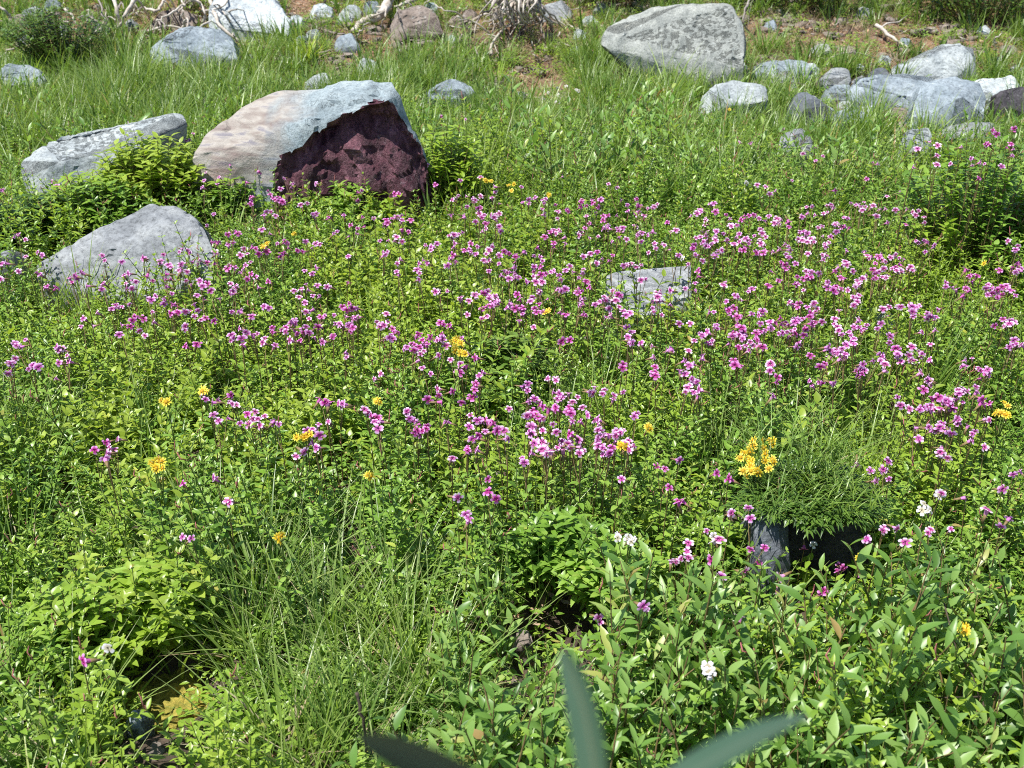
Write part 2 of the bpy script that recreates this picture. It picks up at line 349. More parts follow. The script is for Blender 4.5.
FOOT = []   # rock footprints (2-D hulls) where nothing grows
def inside(poly, x, y):
    c = False; j = len(poly)-1
    for i in range(len(poly)):
        xi, yi = poly[i]; xj, yj = poly[j]
        if (yi > y) != (yj > y) and x < (xj-xi)*(y-yi)/(yj-yi) + xi: c = not c
        j = i
    return c
def rock(name, label, mat, outline, base, hc=0.2, thick=0.35, rough=0.012, edge=0.02, smooth=1, group=None, extra=(), carve=None, cat='rock', bury=0.12, facets=7):
    """outline: (px, py, dy): points of the visible form, dy metres behind the foot; base: the pixel where it meets the plants (height hc)"""
    Y = at(base[0], base[1], hc).y
    pts = []; cx = sum(aty(q[0], q[1], Y).x for q in outline)/len(outline)
    for q in outline:
        dy = q[2] if len(q) > 2 else 0.0
        p = aty(q[0], q[1], Y + dy); pts.append(p)
        ang = (CAM_H - p.z)/p.y
        pts.append(Vector((p.x*.72 + cx*.28 + R.uniform(-.02, .02), p.y + thick, p.z - thick*ang*1.05 - 0.25*thick*R.uniform(.3, 1))))
        if len(q) > 3: continue
        pts.append(Vector((p.x, max(p.y, Y) + 0.01, T(p.x, p.y) - bury)))
        pts.append(Vector((p.x*.75 + cx*.25, p.y + thick*1.02, T(p.x, p.y) - bury)))
    for q in extra: pts.append(aty(q[0], q[1], Y + q[2]))
    xs = sum(p.x for p in pts)/len(pts); ys = sum(p.y for p in pts)/len(pts)
    org = Vector((xs, ys, T(xs, ys)))
    bm = bmesh.new()
    for p in pts: bm.verts.new(p - org)
    r = bmesh.ops.convex_hull(bm, input=list(bm.verts))
    bmesh.ops.delete(bm, geom=list({g for g in r['geom_interior'] + r['geom_unused'] if isinstance(g, bmesh.types.BMVert)}), context='VERTS')
    if facets:
        rs = random.Random(len(label)*7 + int(base[0])); P0 = [v.co.copy() for v in bm.verts]
        cen = sum(P0, Vector())/len(P0)
        for k in range(facets):
            d = Vector((rs.uniform(-1, 1), rs.uniform(-1, .5), rs.uniform(-.15, 1))).normalized()
            sup = max((v.co - cen).dot(d) for v in bm.verts)
            bmesh.ops.bisect_plane(bm, geom=list(bm.verts) + list(bm.edges) + list(bm.faces), plane_co=cen + d*sup*rs.uniform(.85, .96), plane_no=d, clear_outer=True)
            bmesh.ops.contextual_create(bm, geom=[e for e in bm.edges if e.is_boundary])
            r2 = bmesh.ops.convex_hull(bm, input=list(bm.verts))
            bmesh.ops.delete(bm, geom=list({g for g in r2['geom_interior'] + r2['geom_unused'] if isinstance(g, bmesh.types.BMVert)}), context='VERTS')
            bmesh.ops.remove_doubles(bm, verts=list(bm.verts), dist=.002)
    bmesh.ops.triangulate(bm, faces=list(bm.faces))
    for it in range(9):
        es = [e for e in bm.edges if e.calc_length() > edge*1.6]
        if not es or len(bm.verts) > 26000: break
        bmesh.ops.subdivide_edges(bm, edges=es, cuts=1, use_grid_fill=False)
        bmesh.ops.triangulate(bm, faces=[f for f in bm.faces if len(f.verts) > 3])
    for it in range(smooth):
        bmesh.ops.smooth_vert(bm, verts=list(bm.verts), factor=0.5, use_axis_x=True, use_axis_y=True, use_axis_z=True)
    bm.normal_update()
    sd_ = R.uniform(0, 50); size = max(0.1, max(p.x for p in pts) - min(p.x for p in pts))
    k = 1/size
    dis = []
    for v in bm.verts:
        q = v.co
        n1 = noise.fractal(q*(3.2*k) + Vector((sd_, 0, 0)), 0.9, 2.1, 5)
        c = noise.cell(q*(4.5*k) + Vector((sd_, 3, 0)) + noise.noise_vector(q*5*k)*0.4)
        rg = noise.ridged_multi_fractal(q*(2.3*k) + Vector((0, sd_, 0)), 1.0, 2.2, 5, 1.0, 2.0)
        dis.append(n1*rough*size*2.2 + (c - 0.5)*rough*size*0.75 - max(0, rg - 1.4)*rough*size*1.3)
    for v, dd in zip(bm.verts, dis): v.co += v.normal*dd
    mats = [mat] if not isinstance(mat, (list, tuple)) else list(mat)
    if carve:
        poly, depth = carve
        bm.normal_update()
        for f in bm.faces:
            c = f.calc_center_median() + org
            u, vv, _ = project(c)
            wob = 5*nz(u*0.06, vv*0.06, 3)
            if inside(poly, u + wob, vv + wob) and f.normal.dot(Vector((0, -1, 0.3))) > -0.05: f.material_index = 1
        vs = {v for f in bm.faces if f.material_index == 1 for v in f.verts if all(g.material_index == 1 for g in v.link_faces)}
        for v in vs:
            c = v.co + org; u, vv, _ = project(c)
            dmin = min(math.hypot(u - (poly[i][0]*(1-s)+poly[(i+1) % len(poly)][0]*s), vv - (poly[i][1]*(1-s)+poly[(i+1) % len(poly)][1]*s)) for i in range(len(poly)) for s in (0, .2, .4, .6, .8))
            top = max(0, min(1, (175 - vv)/60))
            lum = noise.ridged_multi_fractal(Vector((c.x*5+c.z*3, 1, c.z*6-c.x*4)), 0.9, 2.2, 5, 1.0, 2.0)
            cc = noise.cell(Vector((c.x*11 + c.z*5, 0, c.z*13)))
            dd = min(1, dmin/7)*(depth*(0.35 + 0.85*top) + 0.022*(lum - 1.2) + 0.016*cc)
            v.co += Vector((-0.15*dd, dd, -0.12*dd))
    me = bpy.data.meshes.new(name); bm.to_mesh(me); bm.free()
    for mt in mats: me.materials.append(mt)
    me.polygons.foreach_set('use_smooth', [True]*len(me.polygons))
    me.set_sharp_from_angle(angle=rad(32))
    o = link(name, me, loc=org)
    tag(o, label, cat, group)
    p2 = [(p.x, p.y) for p in pts]
    h = convex_hull_2d([Vector(p) for p in p2]); FOOT.append([p2[i] for i in h])
    return o
GR = 'loose stones at the top of the meadow'
rock('boulder', 'large tan and blue-grey boulder with a broken maroon face, biggest rock in the meadow', (RM['crust'], RM['maroon']),
     [(190, 158, .10), (203, 134, .22), (240, 106, .34), (283, 90, .42), (332, 88, .40), (393, 80, .24), (400, 93, .18), (418, 130, .20), (429, 162, .16), (427, 195, .05), (395, 214, 0), (300, 212, -.04), (215, 200, .02), (192, 180, .06), (318, 130, .10), (255, 150, .06), (385, 100, 0.06)],
     (310, 197), hc=.22, thick=.5, rough=.010, edge=.022, smooth=1, facets=0,
     carve=([(278, 168), (284, 153), (304, 144), (312, 133), (332, 123), (342, 115), (363, 107), (381, 101), (392, 101), (397, 112), (412, 134), (423, 150), (428, 170), (440, 225), (270, 225), (275, 180)], 0.085))
rock('boulder', 'smooth grey wedge-shaped boulder behind pink flowers at the left', RM['grey'],
     [(33, 264, .10), (75, 242, .20), (104, 226, .26), (150, 203, .34), (181, 207, .33), (205, 224, .26), (218, 262, .10), (215, 285, 0), (120, 300, -.05), (60, 300, 0), (35, 280, .03), (165, 232, .16)],
     (130, 270), hc=.22, thick=.4, rough=.010, edge=.018, facets=0, smooth=1)
rock('slab', 'long pale tilted slab of rock left of the maroon-faced boulder', RM['pale'],
     [(18, 160, .10), (42, 142, .25), (100, 129, .36), (182, 113, .46, 0), (187, 124, .40, 0), (150, 140, .22, 0), (92, 184, .0), (32, 192, 0), (22, 178, .04), (60, 162, .02), (150, 138, .30)],
     (60, 190), hc=.2, thick=.3, rough=.010, edge=.022, facets=2)
rock('slab', 'low upright slab of streaked grey rock in the middle of the flowers', RM['slab'],
     [(606, 275, .10), (612, 272.5, .11), (655, 268.5, .12), (692, 264.5, .13), (692, 305, 0), (640, 318, -.03), (608, 316, 0)],
     (650, 293), hc=.2, thick=.16, rough=.006, edge=.012, smooth=1, facets=0)
rock('boulder', 'pale speckled rounded boulder standing alone at the top of the meadow', RM['speck'],
     [(598, 42, .05, 0), (607, 27, .20, 0), (628, 14, .34, 0), (688, 2, .42), (733, 5, .40), (743, 17, .34), (748, 40, .22), (747, 68, 0), (700, 80, -.05), (676, 80, .0), (640, 57, .04, 0), (612, 52, .06, 0)],
     (700, 80), hc=.12, thick=.5, rough=.010, edge=.026, smooth=2, facets=2)
rock('stone', 'pale-topped stone with a shaded front, left of the bluish rocks', RM['pale'],
     [(700, 96, .08), (712, 84, .2), (735, 80, .25), (768, 86, .2), (768, 100, .05), (748, 104, 0), (704, 112, 0)], (730, 110), hc=.12, thick=.25, rough=.012)
rock('stone', 'dark grey pointed stone between grass blades, left end of the rock pile', RM['wet'],
     [(791, 112, .03), (800, 90, .15), (806, 89, .18), (833, 104, .08), (834, 122, 0), (794, 124, 0)], (812, 122), hc=.1, thick=.2, rough=.012)
rock('stone', 'small flat grey stone right of the dark pointed stone', RM['blue'],
     [(834, 112, .05), (845, 107, .1), (862, 109, .1), (878, 116, .06), (876, 128, 0), (838, 126, 0)], (856, 126), hc=.1, thick=.15)
rock('boulder', 'squarish blue-grey boulder at the front of the rock pile', RM['blue'],
     [(912, 118, .02), (918, 95, .14), (926, 82, .25), (955, 76, .30), (980, 83, .26), (988, 98, .12), (986, 116, 0), (950, 128, -.03), (914, 128, 0), (958, 92, .08)], (948, 127), hc=.1, thick=.3, rough=.012)
rock('boulder', 'long rounded blue-grey boulder behind the squarish one', RM['blue'],
     [(848, 86, .1), (862, 76, .2), (880, 74, .22), (925, 75, .25), (940, 84, .15), (932, 100, 0), (880, 102, -.02), (852, 98, .0)], (890, 100), hc=.08, thick=.3, rough=.012)
rock('boulder', 'elongated pale boulder, highest of the rock pile at the right', RM['pale'],
     [(893, 68, .05), (915, 58, .15), (948, 46, .28), (970, 41, .3), (981, 50, .25), (982, 64, .1), (975, 76, 0), (930, 80, 0), (898, 76, 0)], (938, 78), hc=.05, thick=.35, rough=.014)
rock('boulder', 'broad pale sunlit rock between the squarish boulder and the dark rock', RM['white'],
     [(962, 88, .1), (972, 82, .2), (1012, 75, .25), (1022, 84, .2), (1016, 100, .02), (990, 104, 0), (970, 104, 0)], (998, 102), hc=.08, thick=.25)
rock('stone', 'blackish rock at the right edge of the photo', RM['dark'],
     [(997, 100, .05), (1003, 90, .15), (1022, 86, .2), (1040, 92, .2), (1044, 120, 0), (1002, 122, 0)], (1015, 121), hc=.1, thick=.2, rough=.02)
rock('stone', 'dull grey rounded stone low in the grass below the pointed stone', RM['grey'],
     [(779, 142, .03), (790, 129, .1), (802, 127, .1), (815, 138, .05), (815, 152, 0), (782, 152, 0)], (798, 152), hc=.15, thick=.15)
rock('stone', 'pale stone in the flowers just below the squarish boulder', RM['pale'],
     [(902, 142, .03), (910, 130, .1), (932, 127, .12), (934, 142, .03), (930, 152, 0), (904, 152, 0)], (918, 151), hc=.12, thick=.15)
rock('stone', 'low grey stone under the right side of the squarish boulder', RM['grey'],
     [(938, 132, .05), (950, 124, .1), (985, 120, .1), (1000, 124, .06), (995, 138, 0), (942, 140, 0)], (968, 138), hc=.12, thick=.12)
rock('stone', 'flat mossy grey stone left of the long rounded boulder', RM['grey'],
     [(820, 78, .05), (832, 68, .15), (850, 65, .15), (852, 76, .08), (846, 88, 0), (822, 88, 0)], (836, 86), hc=.06, thick=.2)
rock('stone', 'small bluish stone touching the long rounded boulder on its left', RM['blue'],
     [(822, 92, .05), (835, 84, .1), (850, 84, .1), (856, 94, .02), (850, 100, 0), (825, 100, 0)], (840, 99), hc=.06, thick=.15)
rock('stone', 'little dark angular stone above the long rounded boulder', RM['wet'],
     [(867, 76, .03), (876, 68, .1), (888, 67, .1), (892, 77, .02), (872, 82, 0)], (880, 81), hc=.05, thick=.12)
rock('stone', 'flat grey slab lying in thin grass right of the lone pale boulder', RM['blue'],
     [(748, 70, .05), (765, 62, .15), (805, 59, .2), (815, 64, .12), (806, 74, 0), (758, 82, 0)], (780, 78), hc=.05, thick=.2)
rock('stone', 'small grey stone below the flat slab', RM['grey'],
     [(768, 78, .03), (780, 71, .08), (794, 71, .08), (798, 82, 0), (770, 84, 0)], (782, 83), hc=.05, thick=.12)
rock('stone', 'half-buried pale green-grey stone above the flat slab', RM['speck'],
     [(808, 52, .05), (818, 44, .12), (830, 43, .12), (834, 52, .02), (812, 56, 0)], (822, 55), hc=.04, thick=.15)
rock('boulder', 'low blue-grey boulder under bleached roots at the top left', RM['blue'],
     [(148, 42, .08), (158, 32, .2), (192, 25, .26), (222, 30, .2), (240, 44, .1), (238, 60, 0), (195, 66, -.04), (152, 60, 0)], (195, 63), hc=.1, thick=.35)
rock('boulder', 'brownish rounded rock lying against bleached roots', RM['tan'],
     [(149, 24, .05), (158, 12, .15), (175, 7, .2), (192, 12, .2), (200, 24, .1), (196, 30, 0), (152, 32, 0)], (175, 29), hc=.02, thick=.25)
rock('slab', 'bright white sunlit slab at the top edge', RM['white'],
     [(206, 22, .05), (212, 4, .25), (215, -12, .5), (268, -14, .55), (291, 22, .2), (290, 36, .0), (262, 36, 0), (240, 33, -.02), (210, 30, 0)], (262, 38), hc=.04, thick=.4)
rock('stone', 'blue-grey stone low in the grass at the left edge', RM['blue'],
     [(-12, 78, .05), (0, 63, .15), (28, 65, .15), (46, 74, .08), (42, 84, 0), (-8, 86, 0)], (20, 83), hc=.12, thick=.2)
rock('stone', 'small white stone above the maroon-faced boulder', RM['pale'],
     [(303, 84, .03), (312, 74, .08), (326, 72, .1), (332, 84, 0), (328, 92, 0), (306, 92, 0)], (318, 87), hc=.12, thick=.12)
rock('stone', 'pale stone partly in grass, right of the small white stone', RM['pale'],
     [(355, 70, .03), (362, 58, .1), (376, 57, .1), (380, 72, 0), (360, 78, 0)], (368, 71), hc=.1, thick=.15)
rock('stone', 'blue-grey stone at the foot of the bleached log', RM['blue'],
     [(333, 44, .03), (340, 34, .1), (352, 32, .1), (360, 44, 0), (338, 50, 0)], (347, 48), hc=.05, thick=.15)
rock('boulder', 'tan lumpy rock leaning against the bleached log', RM['tan'],
     [(386, 24, .05), (396, 8, .2), (420, 4, .25), (440, 16, .15), (443, 34, .02), (420, 40, 0), (395, 36, 0)], (415, 39), hc=.05, thick=.3, rough=.018)
rock('stone', 'grey stone right of the tangled grey roots', RM['grey'],
     [(538, 16, .05), (545, 2, .15), (560, -2, .2), (574, 12, .1), (570, 22, 0), (542, 24, 0)], (556, 22), hc=.02, thick=.2)
rock('stone', 'half-hidden blue-grey stone in grass right of the maroon-faced boulder', RM['blue'],
     [(425, 92, .03), (440, 82, .1), (462, 76, .12), (476, 88, .04), (472, 98, 0), (430, 100, 0)], (452, 97), hc=.12, thick=.15)
rock('stone', 'small grey stone at the left edge beside the grey wedge boulder', RM['grey'],
     [(-20, 256, .03), (-10, 249, .1), (8, 248, .1), (14, 256, 0), (-18, 262, 0)], (0, 262), hc=.2, thick=.15)
rock('stone', 'small bluish-white stone among the flowers at the right', RM['blue'],
     [(872, 322, .02), (877, 314, .05), (888, 311, .06), (899, 316, .03), (900, 324, 0), (874, 326, 0)], (888, 312), hc=.17, thick=.07, edge=.012)
FOOT.pop()
rock('stone', 'little blue-grey stone on yellowish moss near the bottom left', RM['blue'],
     [(123, 722, .0), (127, 710, .02), (136, 709, .03), (141, 720, .01), (139, 730, 0), (125, 730, 0)], (132, 730), hc=.03, thick=.05, edge=.006)
rock('stone', 'small rusty and white stone beside the dark hollow near the bottom centre', RM['tan'],
     [(512, 640, .0), (518, 628, .03), (530, 630, .03), (534, 644, 0), (520, 652, 0)], (522, 650), hc=.05, thick=.06, edge=.007)
# many small loose stones in the thin growth, each its own
SPECS = [(250, 60, 9), (96, 28, 7), (118, 50, 7), (60, 30, 8), (320, 12, 13), (350, 12, 12), (452, 40, 7), (470, 15, 9), (520, 95, 6), (612, 92, 6), (590, 20, 9), (770, 25, 8),
         (850, 50, 7), (865, 12, 9), (640, 105, 6), (740, 112, 7), (905, 42, 6), (1010, 50, 8), (765, 112, 6), (860, 130, 6), (25, 40, 9), (300, 40, 7), (470, 60, 6), (1000, 62, 9),
         (985, 30, 7), (575, 50, 6), (430, 8, 8), (15, 20, 10), (505, 12, 7), (890, 95, 7),
         (946, 82, 11), (905, 104, 10), (884, 84, 10), (860, 82, 10), (992, 92, 11), (836, 96, 10), (802, 76, 10), (760, 86, 8), (756, 74, 9), (812, 70, 10), (846, 104, 8), (872, 96, 10), (904, 86, 9), (925, 66, 8), (898, 74, 9), (885, 60, 7), (938, 92, 8), (1006, 112, 9), (990, 110, 7), (870, 110, 7), (812, 100, 8), (826, 112, 9), (776, 96, 7), (952, 66, 8), (740, 66, 8), (792, 88, 7), (720, 92, 7), (900, 112, 8), (1018, 70, 9), (858, 68, 8), (30, 14, 12), (52, 6, 10), (80, 44, 9), (130, 24, 8), (296, 20, 8), (312, 34, 9), (372, 8, 10), (455, 20, 8), (602, 8, 9), (580, 34, 7), (345, 18, 9), (660, 96, 7)]
GAP = ['beside the roots', 'in thin grass', 'on bare soil']
LM_TOP = [(248, 20, 'the bright white slab'), (195, 45, 'the low boulder under bleached roots'), (410, 22, 'the tan lumpy rock'), (525, 20, 'the tangled grey roots'),
          (672, 40, 'the lone pale boulder'), (735, 95, 'the pale-topped stone'), (780, 70, 'the flat grey slab'), (893, 88, 'the long rounded boulder'),
          (940, 60, 'the elongated pale boulder'), (1012, 105, 'the blackish rock'), (20, 74, 'the blue-grey stone at the left edge'), (318, 82, 'the small white stone')]
for i, (px, py, s) in enumerate(SPECS):
    mk = ['pale', 'blue', 'tan', 'grey', 'white'][i % 5]
    lx, ly, ln = min(LM_TOP, key=lambda q: math.hypot(q[0]-px, (q[1]-py)*1.6))
    dx, dy = px - lx, py - ly
    rel = ('right of' if dx > 0 else 'left of') if abs(dx) > abs(dy)*1.3 else ('below' if dy > 0 else 'above')
    word = {'pale': 'pale grey', 'blue': 'bluish', 'tan': 'brownish', 'grey': 'dull grey', 'white': 'whitish'}[mk]
    j = lambda a: R.uniform(-a, a)
    rock('stone', 'small %s loose stone %s %s' % (word, rel, ln), RM[mk],
         [(px-s, py+2+j(2), .02), (px-s*.6, py-s*.5+j(2), .06), (px+s*.3+j(2), py-s*.7, .1), (px+s, py-s*.2+j(2), .06), (px+s*.8, py+s*.5, 0), (px-s*.6, py+s*.5, 0)],
         (px, py+s*.5), hc=.03, thick=.1*s/8, group=GR, edge=.016, rough=.02)
# the dark overhung rock under the turf near the bottom right
rock('boulder', 'dark slate-grey rock face at the left side of the black hollow', RM['wet'],
     [(755, 560, 0), (758, 525, .03), (758, 505, .08), (790, 503, .08), (794, 560, 0), (772, 575, -.02)],
     (775, 556), hc=.18, thick=.3, rough=.010, edge=.012)
rock('boulder', 'black shaded rock inside the hollow under the turf', RM['dark'],  # near-black colour carries the shadow under the turf
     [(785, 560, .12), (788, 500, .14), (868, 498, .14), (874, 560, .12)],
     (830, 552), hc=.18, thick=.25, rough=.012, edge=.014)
STUMP_Y = at(775, 556, .18).y
# ------------------------------------------------------------------ growth zones (soft patches over the meadow)
def E(px, py, cx, cy, rx, ry, p=1.0):
    q = ((px-cx)/rx)**2 + ((py-cy)/ry)**2
    return max(0.0, 1 - q)**p if q < 1 else 0.0
def ss(a, b, x):
    t = max(0, min(1, (x-a)/(b-a))); return t*t*(3-2*t)
def bare(px, py):
    b = 0
    for e in [(530, 70, 60, 42), (500, 25, 90, 30), (930, 30, 125, 36), (640, -4, 60, 14), (170, 20, 90, 26), (70, 25, 60, 26), (900, 95, 90, 34), (780, 66, 60, 18),
              (370, 30, 60, 30), (300, 4, 40, 12), (800, 20, 110, 30), (340, 60, 40, 14), (620, 25, 30, 20), (90, 10, 100, 12)]:
        b = max(b, E(px, py, *e, .5))
    for e in [(162, 678, 44, 34), (150, 738, 72, 58), (560, 610, 58, 40), (525, 645, 26, 20), (805, 558, 62, 36)]:
        b = max(b, min(1, 2.2*E(px, py, *e)))
    b = max(b, .5*(1 - ss(0, 60, py)))
    return b
def grassd(px, py):
    g = .32 + .45*(1 - ss(120, 230, py)) + .15*ss(560, 700, py)*(1 - ss(500, 700, px))
    for cx, cy, rx, ry, k in [(90, 110, 190, 65, 1), (570, 135, 190, 85, 1), (310, 670, 170, 170, 1.8), (120, 560, 130, 90, .6), (760, 470, 70, 50, .7), (830, 430, 120, 70, .9), (15, 440, 70, 70, .8),
                              (50, 745, 120, 55, 1), (430, 620, 90, 100, .5), (860, 160, 160, 45, .5), (300, 70, 180, 40, .7), (640, 230, 120, 50, .4), (690, 150, 80, 60, .6), (760, 740, 80, 40, .25)]:
        g = max(g, k*min(1, 1.6*E(px, py, cx, cy, rx, ry)))
    return g*(1 - bare(px, py))*(1 - .6*min(1, 1.5*E(px, py, 890, 98, 150, 36)))
def leafd(px, py):
    l = .22 + .78*ss(105, 190, py)
    for cx, cy, rx, ry, k in [(100, 180, 170, 70, 1), (190, 150, 60, 40, .6), (430, 140, 60, 60, .9), (800, 170, 240, 70, .8), (960, 200, 120, 100, 1)]:
        l = max(l, k*min(1, 1.8*E(px, py, cx, cy, rx, ry)))
    l *= 1 - .55*grassd(px, py)
    return l*(1 - bare(px, py))
def yellowd(px, py):
    y = .10
    for cx, cy, rx, ry, k in [(420, 290, 130, 60, .8), (200, 440, 170, 80, .8), (470, 225, 120, 30, .5), (110, 580, 80, 90, .5), (140, 190, 60, 30, .6), (760, 320, 160, 70, .45), (330, 235, 100, 30, .4)]:
        y = max(y, k*min(1, 1.6*E(px, py, cx, cy, rx, ry)))
    return y
def canopy(px, py):
    c = .12 + .14*ss(40, 170, py)
    return c*(1 - .62*min(1, 2*E(px, py, 806, 590, 80, 55)))*(1 - .72*min(1, 2*E(px, py, 155, 728, 62, 75)))*(1 - .68*min(1, 2*E(px, py, 560, 662, 66, 66)))*(1 + .3*E(px, py, 590, 150, 180, 60))*(1 - .5*min(1, 2*E(px, py, 870, 122, 150, 42)))
def clear_of_rocks(x, y, m=0.02):
    for h in FOOT:
        if inside(h, x, y): return False
    return True

# ------------------------------------------------------------------ plant prototypes (parts of the ground cover objects)
def sprig(H, nl, L, W, rnd, lean=.12, alt=False, up=.32, shape='ovate', pair_step=None, seg=4, stem_r=.0022, brush=None):
    m = MB()
    lx, ly = rnd.uniform(-lean, lean), rnd.uniform(-lean, lean)
    P = [Vector((lx*(t**1.5)*H/.3, ly*(t**1.5)*H/.3, H*t)) for t in (0, .25, .5, .75, 1)]
    m.tube(P, [stem_r, stem_r*.95, stem_r*.85, stem_r*.7, stem_r*.4], 4, mi=1, cap=False)
    ang = rnd.uniform(0, 6.28)
    for i in range(nl):
        t = (i+1)/(nl+.3); t = .12 + .88*t
        k = t*4; a0 = min(3, int(k)); p = P[a0].lerp(P[a0+1], k-a0)
        ang += 1.57 + rnd.uniform(-.4, .4)
        sz = (1 - .45*t)*rnd.uniform(.8, 1.15) if t < .9 else .5
        for q in ([0] if alt else [0, math.pi]):
            b = ang + q + (i*.8 if alt else 0)
            el = up*rnd.uniform(.5, 1.4) + .5*t
            d = Vector((math.cos(b)*math.cos(el), math.sin(b)*math.cos(el), math.sin(el)))
            m.leaf(p, d, (0, 0, 1), L*sz, W*sz*rnd.uniform(.85, 1.15), seg, fold=rnd.uniform(.15, .45), curl=rnd.uniform(.1, .45), rnd=rnd, shape=shape)
    if brush:      # a few reddish buds at the tip
        for k in range(brush):
            q = P[4] + Vector((rnd.uniform(-.012, .012), rnd.uniform(-.012, .012), rnd.uniform(-.01, .02)))
            m.tube([P[4] - Vector((0, 0, .008)), q, q + Vector((rnd.uniform(-.006, .006), rnd.uniform(-.006, .006), .012))], [.0008, .0017, .001], 5, mi=2)
    return m
def tuft(n, H, W, rnd, spread=.05, bend=.5, seg=6):
    m = MB()
    for i in range(n):
        a = rnd.uniform(0, 6.28); r = spread*rnd.random()**.5
        p = Vector((math.cos(a)*r, math.sin(a)*r, 0)); b = a + rnd.uniform(-.8, .8); tilt = rnd.uniform(.05, .45)
        d = Vector((math.cos(b)*tilt, math.sin(b)*tilt, 1)).normalized()
        h = H*rnd.uniform(.5, 1.1)
        c = rnd.uniform(.1, 1)*bend
        m.leaf(p, d, Vector((-math.cos(b), -math.sin(b), .25)), h, W*rnd.uniform(.7, 1.2), seg, fold=.3, curl=c, shape='blade', rnd=rnd)
    return m
def weed(n, rad_, H, L, W, rnd):
    m = MB()
    for i in range(n):
        a = rnd.uniform(0, 6.28); r = rad_*rnd.random()**.5
        p = Vector((math.cos(a)*r, math.sin(a)*r, rnd.uniform(.2, 1)*H))
        b = rnd.uniform(0, 6.28); el = rnd.uniform(-.1, .8)
        m.leaf(p, Vector((math.cos(b)*math.cos(el), math.sin(b)*math.cos(el), math.sin(el))), (0, 0, 1), L*rnd.uniform(.6, 1.2), W, 3, fold=.3, curl=.3, rnd=rnd)
    return m
def flakes(n, rad_, rnd):
    m = MB()
    for i in range(n):
        a = rnd.uniform(0, 6.28); r = rad_*rnd.random()**.5; b = rnd.uniform(0, 6.28)
        m.leaf(Vector((math.cos(a)*r, math.sin(a)*r, rnd.uniform(.002, .02))), Vector((math.cos(b), math.sin(b), rnd.uniform(-.3, .5))), Vector((rnd.uniform(-.5, .5), rnd.uniform(-.5, .5), 1)),
               rnd.uniform(.015, .05), rnd.uniform(.004, .018), 2, curl=rnd.uniform(-.5, .5), rnd=rnd)
    return m
rp = random.Random(5)
def protos(tagname, builders, mats):
    c = bpy.data.collections.new(tagname)
    for i, b in enumerate(builders):
        me = b.mesh('%s sprout %02d' % (tagname, i), mats)
        o = bpy.data.objects.new('%s_sprout.%03d' % (tagname, i), me); c.objects.link(o)
    return c
def scatter(name, coll, pts):
    """one countless mass of plants: points with turn, size and sort, each carrying one sprout of the collection"""
    me = bpy.data.meshes.new(name); me.from_pydata([p[0] for p in pts], [], [])
    A = me.attributes.new('turn', 'FLOAT_VECTOR', 'POINT'); A.data.foreach_set('vector', [c for p in pts for c in p[1]])
    B = me.attributes.new('size', 'FLOAT_VECTOR', 'POINT'); B.data.foreach_set('vector', [c for p in pts for c in (p[2], p[2], p[3])])
    C = me.attributes.new('sort', 'INT', 'POINT'); C.data.foreach_set('value', [int(p[4]) for p in pts])
    o = link(name, me)
    g = bpy.data.node_groups.new(name, 'GeometryNodeTree')
    g.interface.new_socket('Geometry', in_out='INPUT', socket_type='NodeSocketGeometry')
    g.interface.new_socket('Geometry', in_out='OUTPUT', socket_type='NodeSocketGeometry')
    nd = g.nodes; L = g.links
    gi = nd.new('NodeGroupInput'); go = nd.new('NodeGroupOutput')
    ci = nd.new('GeometryNodeCollectionInfo'); ci.inputs['Collection'].default_value = coll
    ci.inputs['Separate Children'].default_value = True; ci.inputs['Reset Children'].default_value = True
    ip = nd.new('GeometryNodeInstanceOnPoints'); ip.inputs['Pick Instance'].default_value = True
    def na(nm, ty):
        n = nd.new('GeometryNodeInputNamedAttribute'); n.data_type = ty; n.inputs['Name'].default_value = nm; return n.outputs[0]
    L.new(gi.outputs[0], ip.inputs['Points']); L.new(ci.outputs[0], ip.inputs['Instance'])
    L.new(na('sort', 'INT'), ip.inputs['Instance Index'])
    er = nd.new('FunctionNodeEulerToRotation'); L.new(na('turn', 'FLOAT_VECTOR'), er.inputs[0]); L.new(er.outputs[0], ip.inputs['Rotation'])
    L.new(na('size', 'FLOAT_VECTOR'), ip.inputs['Scale'])
    L.new(ip.outputs[0], go.inputs[0])
    md = o.modifiers.new('growth', 'NODES'); md.node_group = g
    return o
nA = 8
cA = protos('herb', [sprig(rp.uniform(.22, .34), rp.randint(9, 13), rp.uniform(.036, .050), rp.uniform(.012, .020), rp, brush=(2 if i % 4 == 0 else None)) for i in range(nA)], [M['leafA'], M['stem'], M['bud']])
cY = protos('pale_herb', [sprig(rp.uniform(.18, .30), rp.randint(6, 9), .060, .030, rp, up=.3) for i in range(6)], [M['leafY'], M['stem']])
cB = protos('leafy_shoot', [sprig(rp.uniform(.24, .36), rp.randint(9, 13), .082, .027, rp, alt=True, up=.6, shape='oval', seg=5) for i in range(6)], [M['leafB'], M['redstem']])
cG = protos('grass', [tuft(rp.randint(9, 15), rp.uniform(.24, .42), rp.choice([.005, .007, .010]), rp, bend=rp.uniform(.4, 1.0)) for i in range(6)], [M['grass']])
cR = protos('broad_grass', [tuft(rp.randint(7, 11), rp.uniform(.22, .36), .017, rp, bend=rp.uniform(.4, .9)) for i in range(5)], [M['leafM']])
cW = protos('creeping_herb', [weed(34, .07, rp.uniform(.05, .09), .030, .012, rp) for i in range(5)], [M['leafA']])
cS = protos('straw', [tuft(10, .16, .003, rp, bend=1.2) for i in range(3)] , [M['dry']])
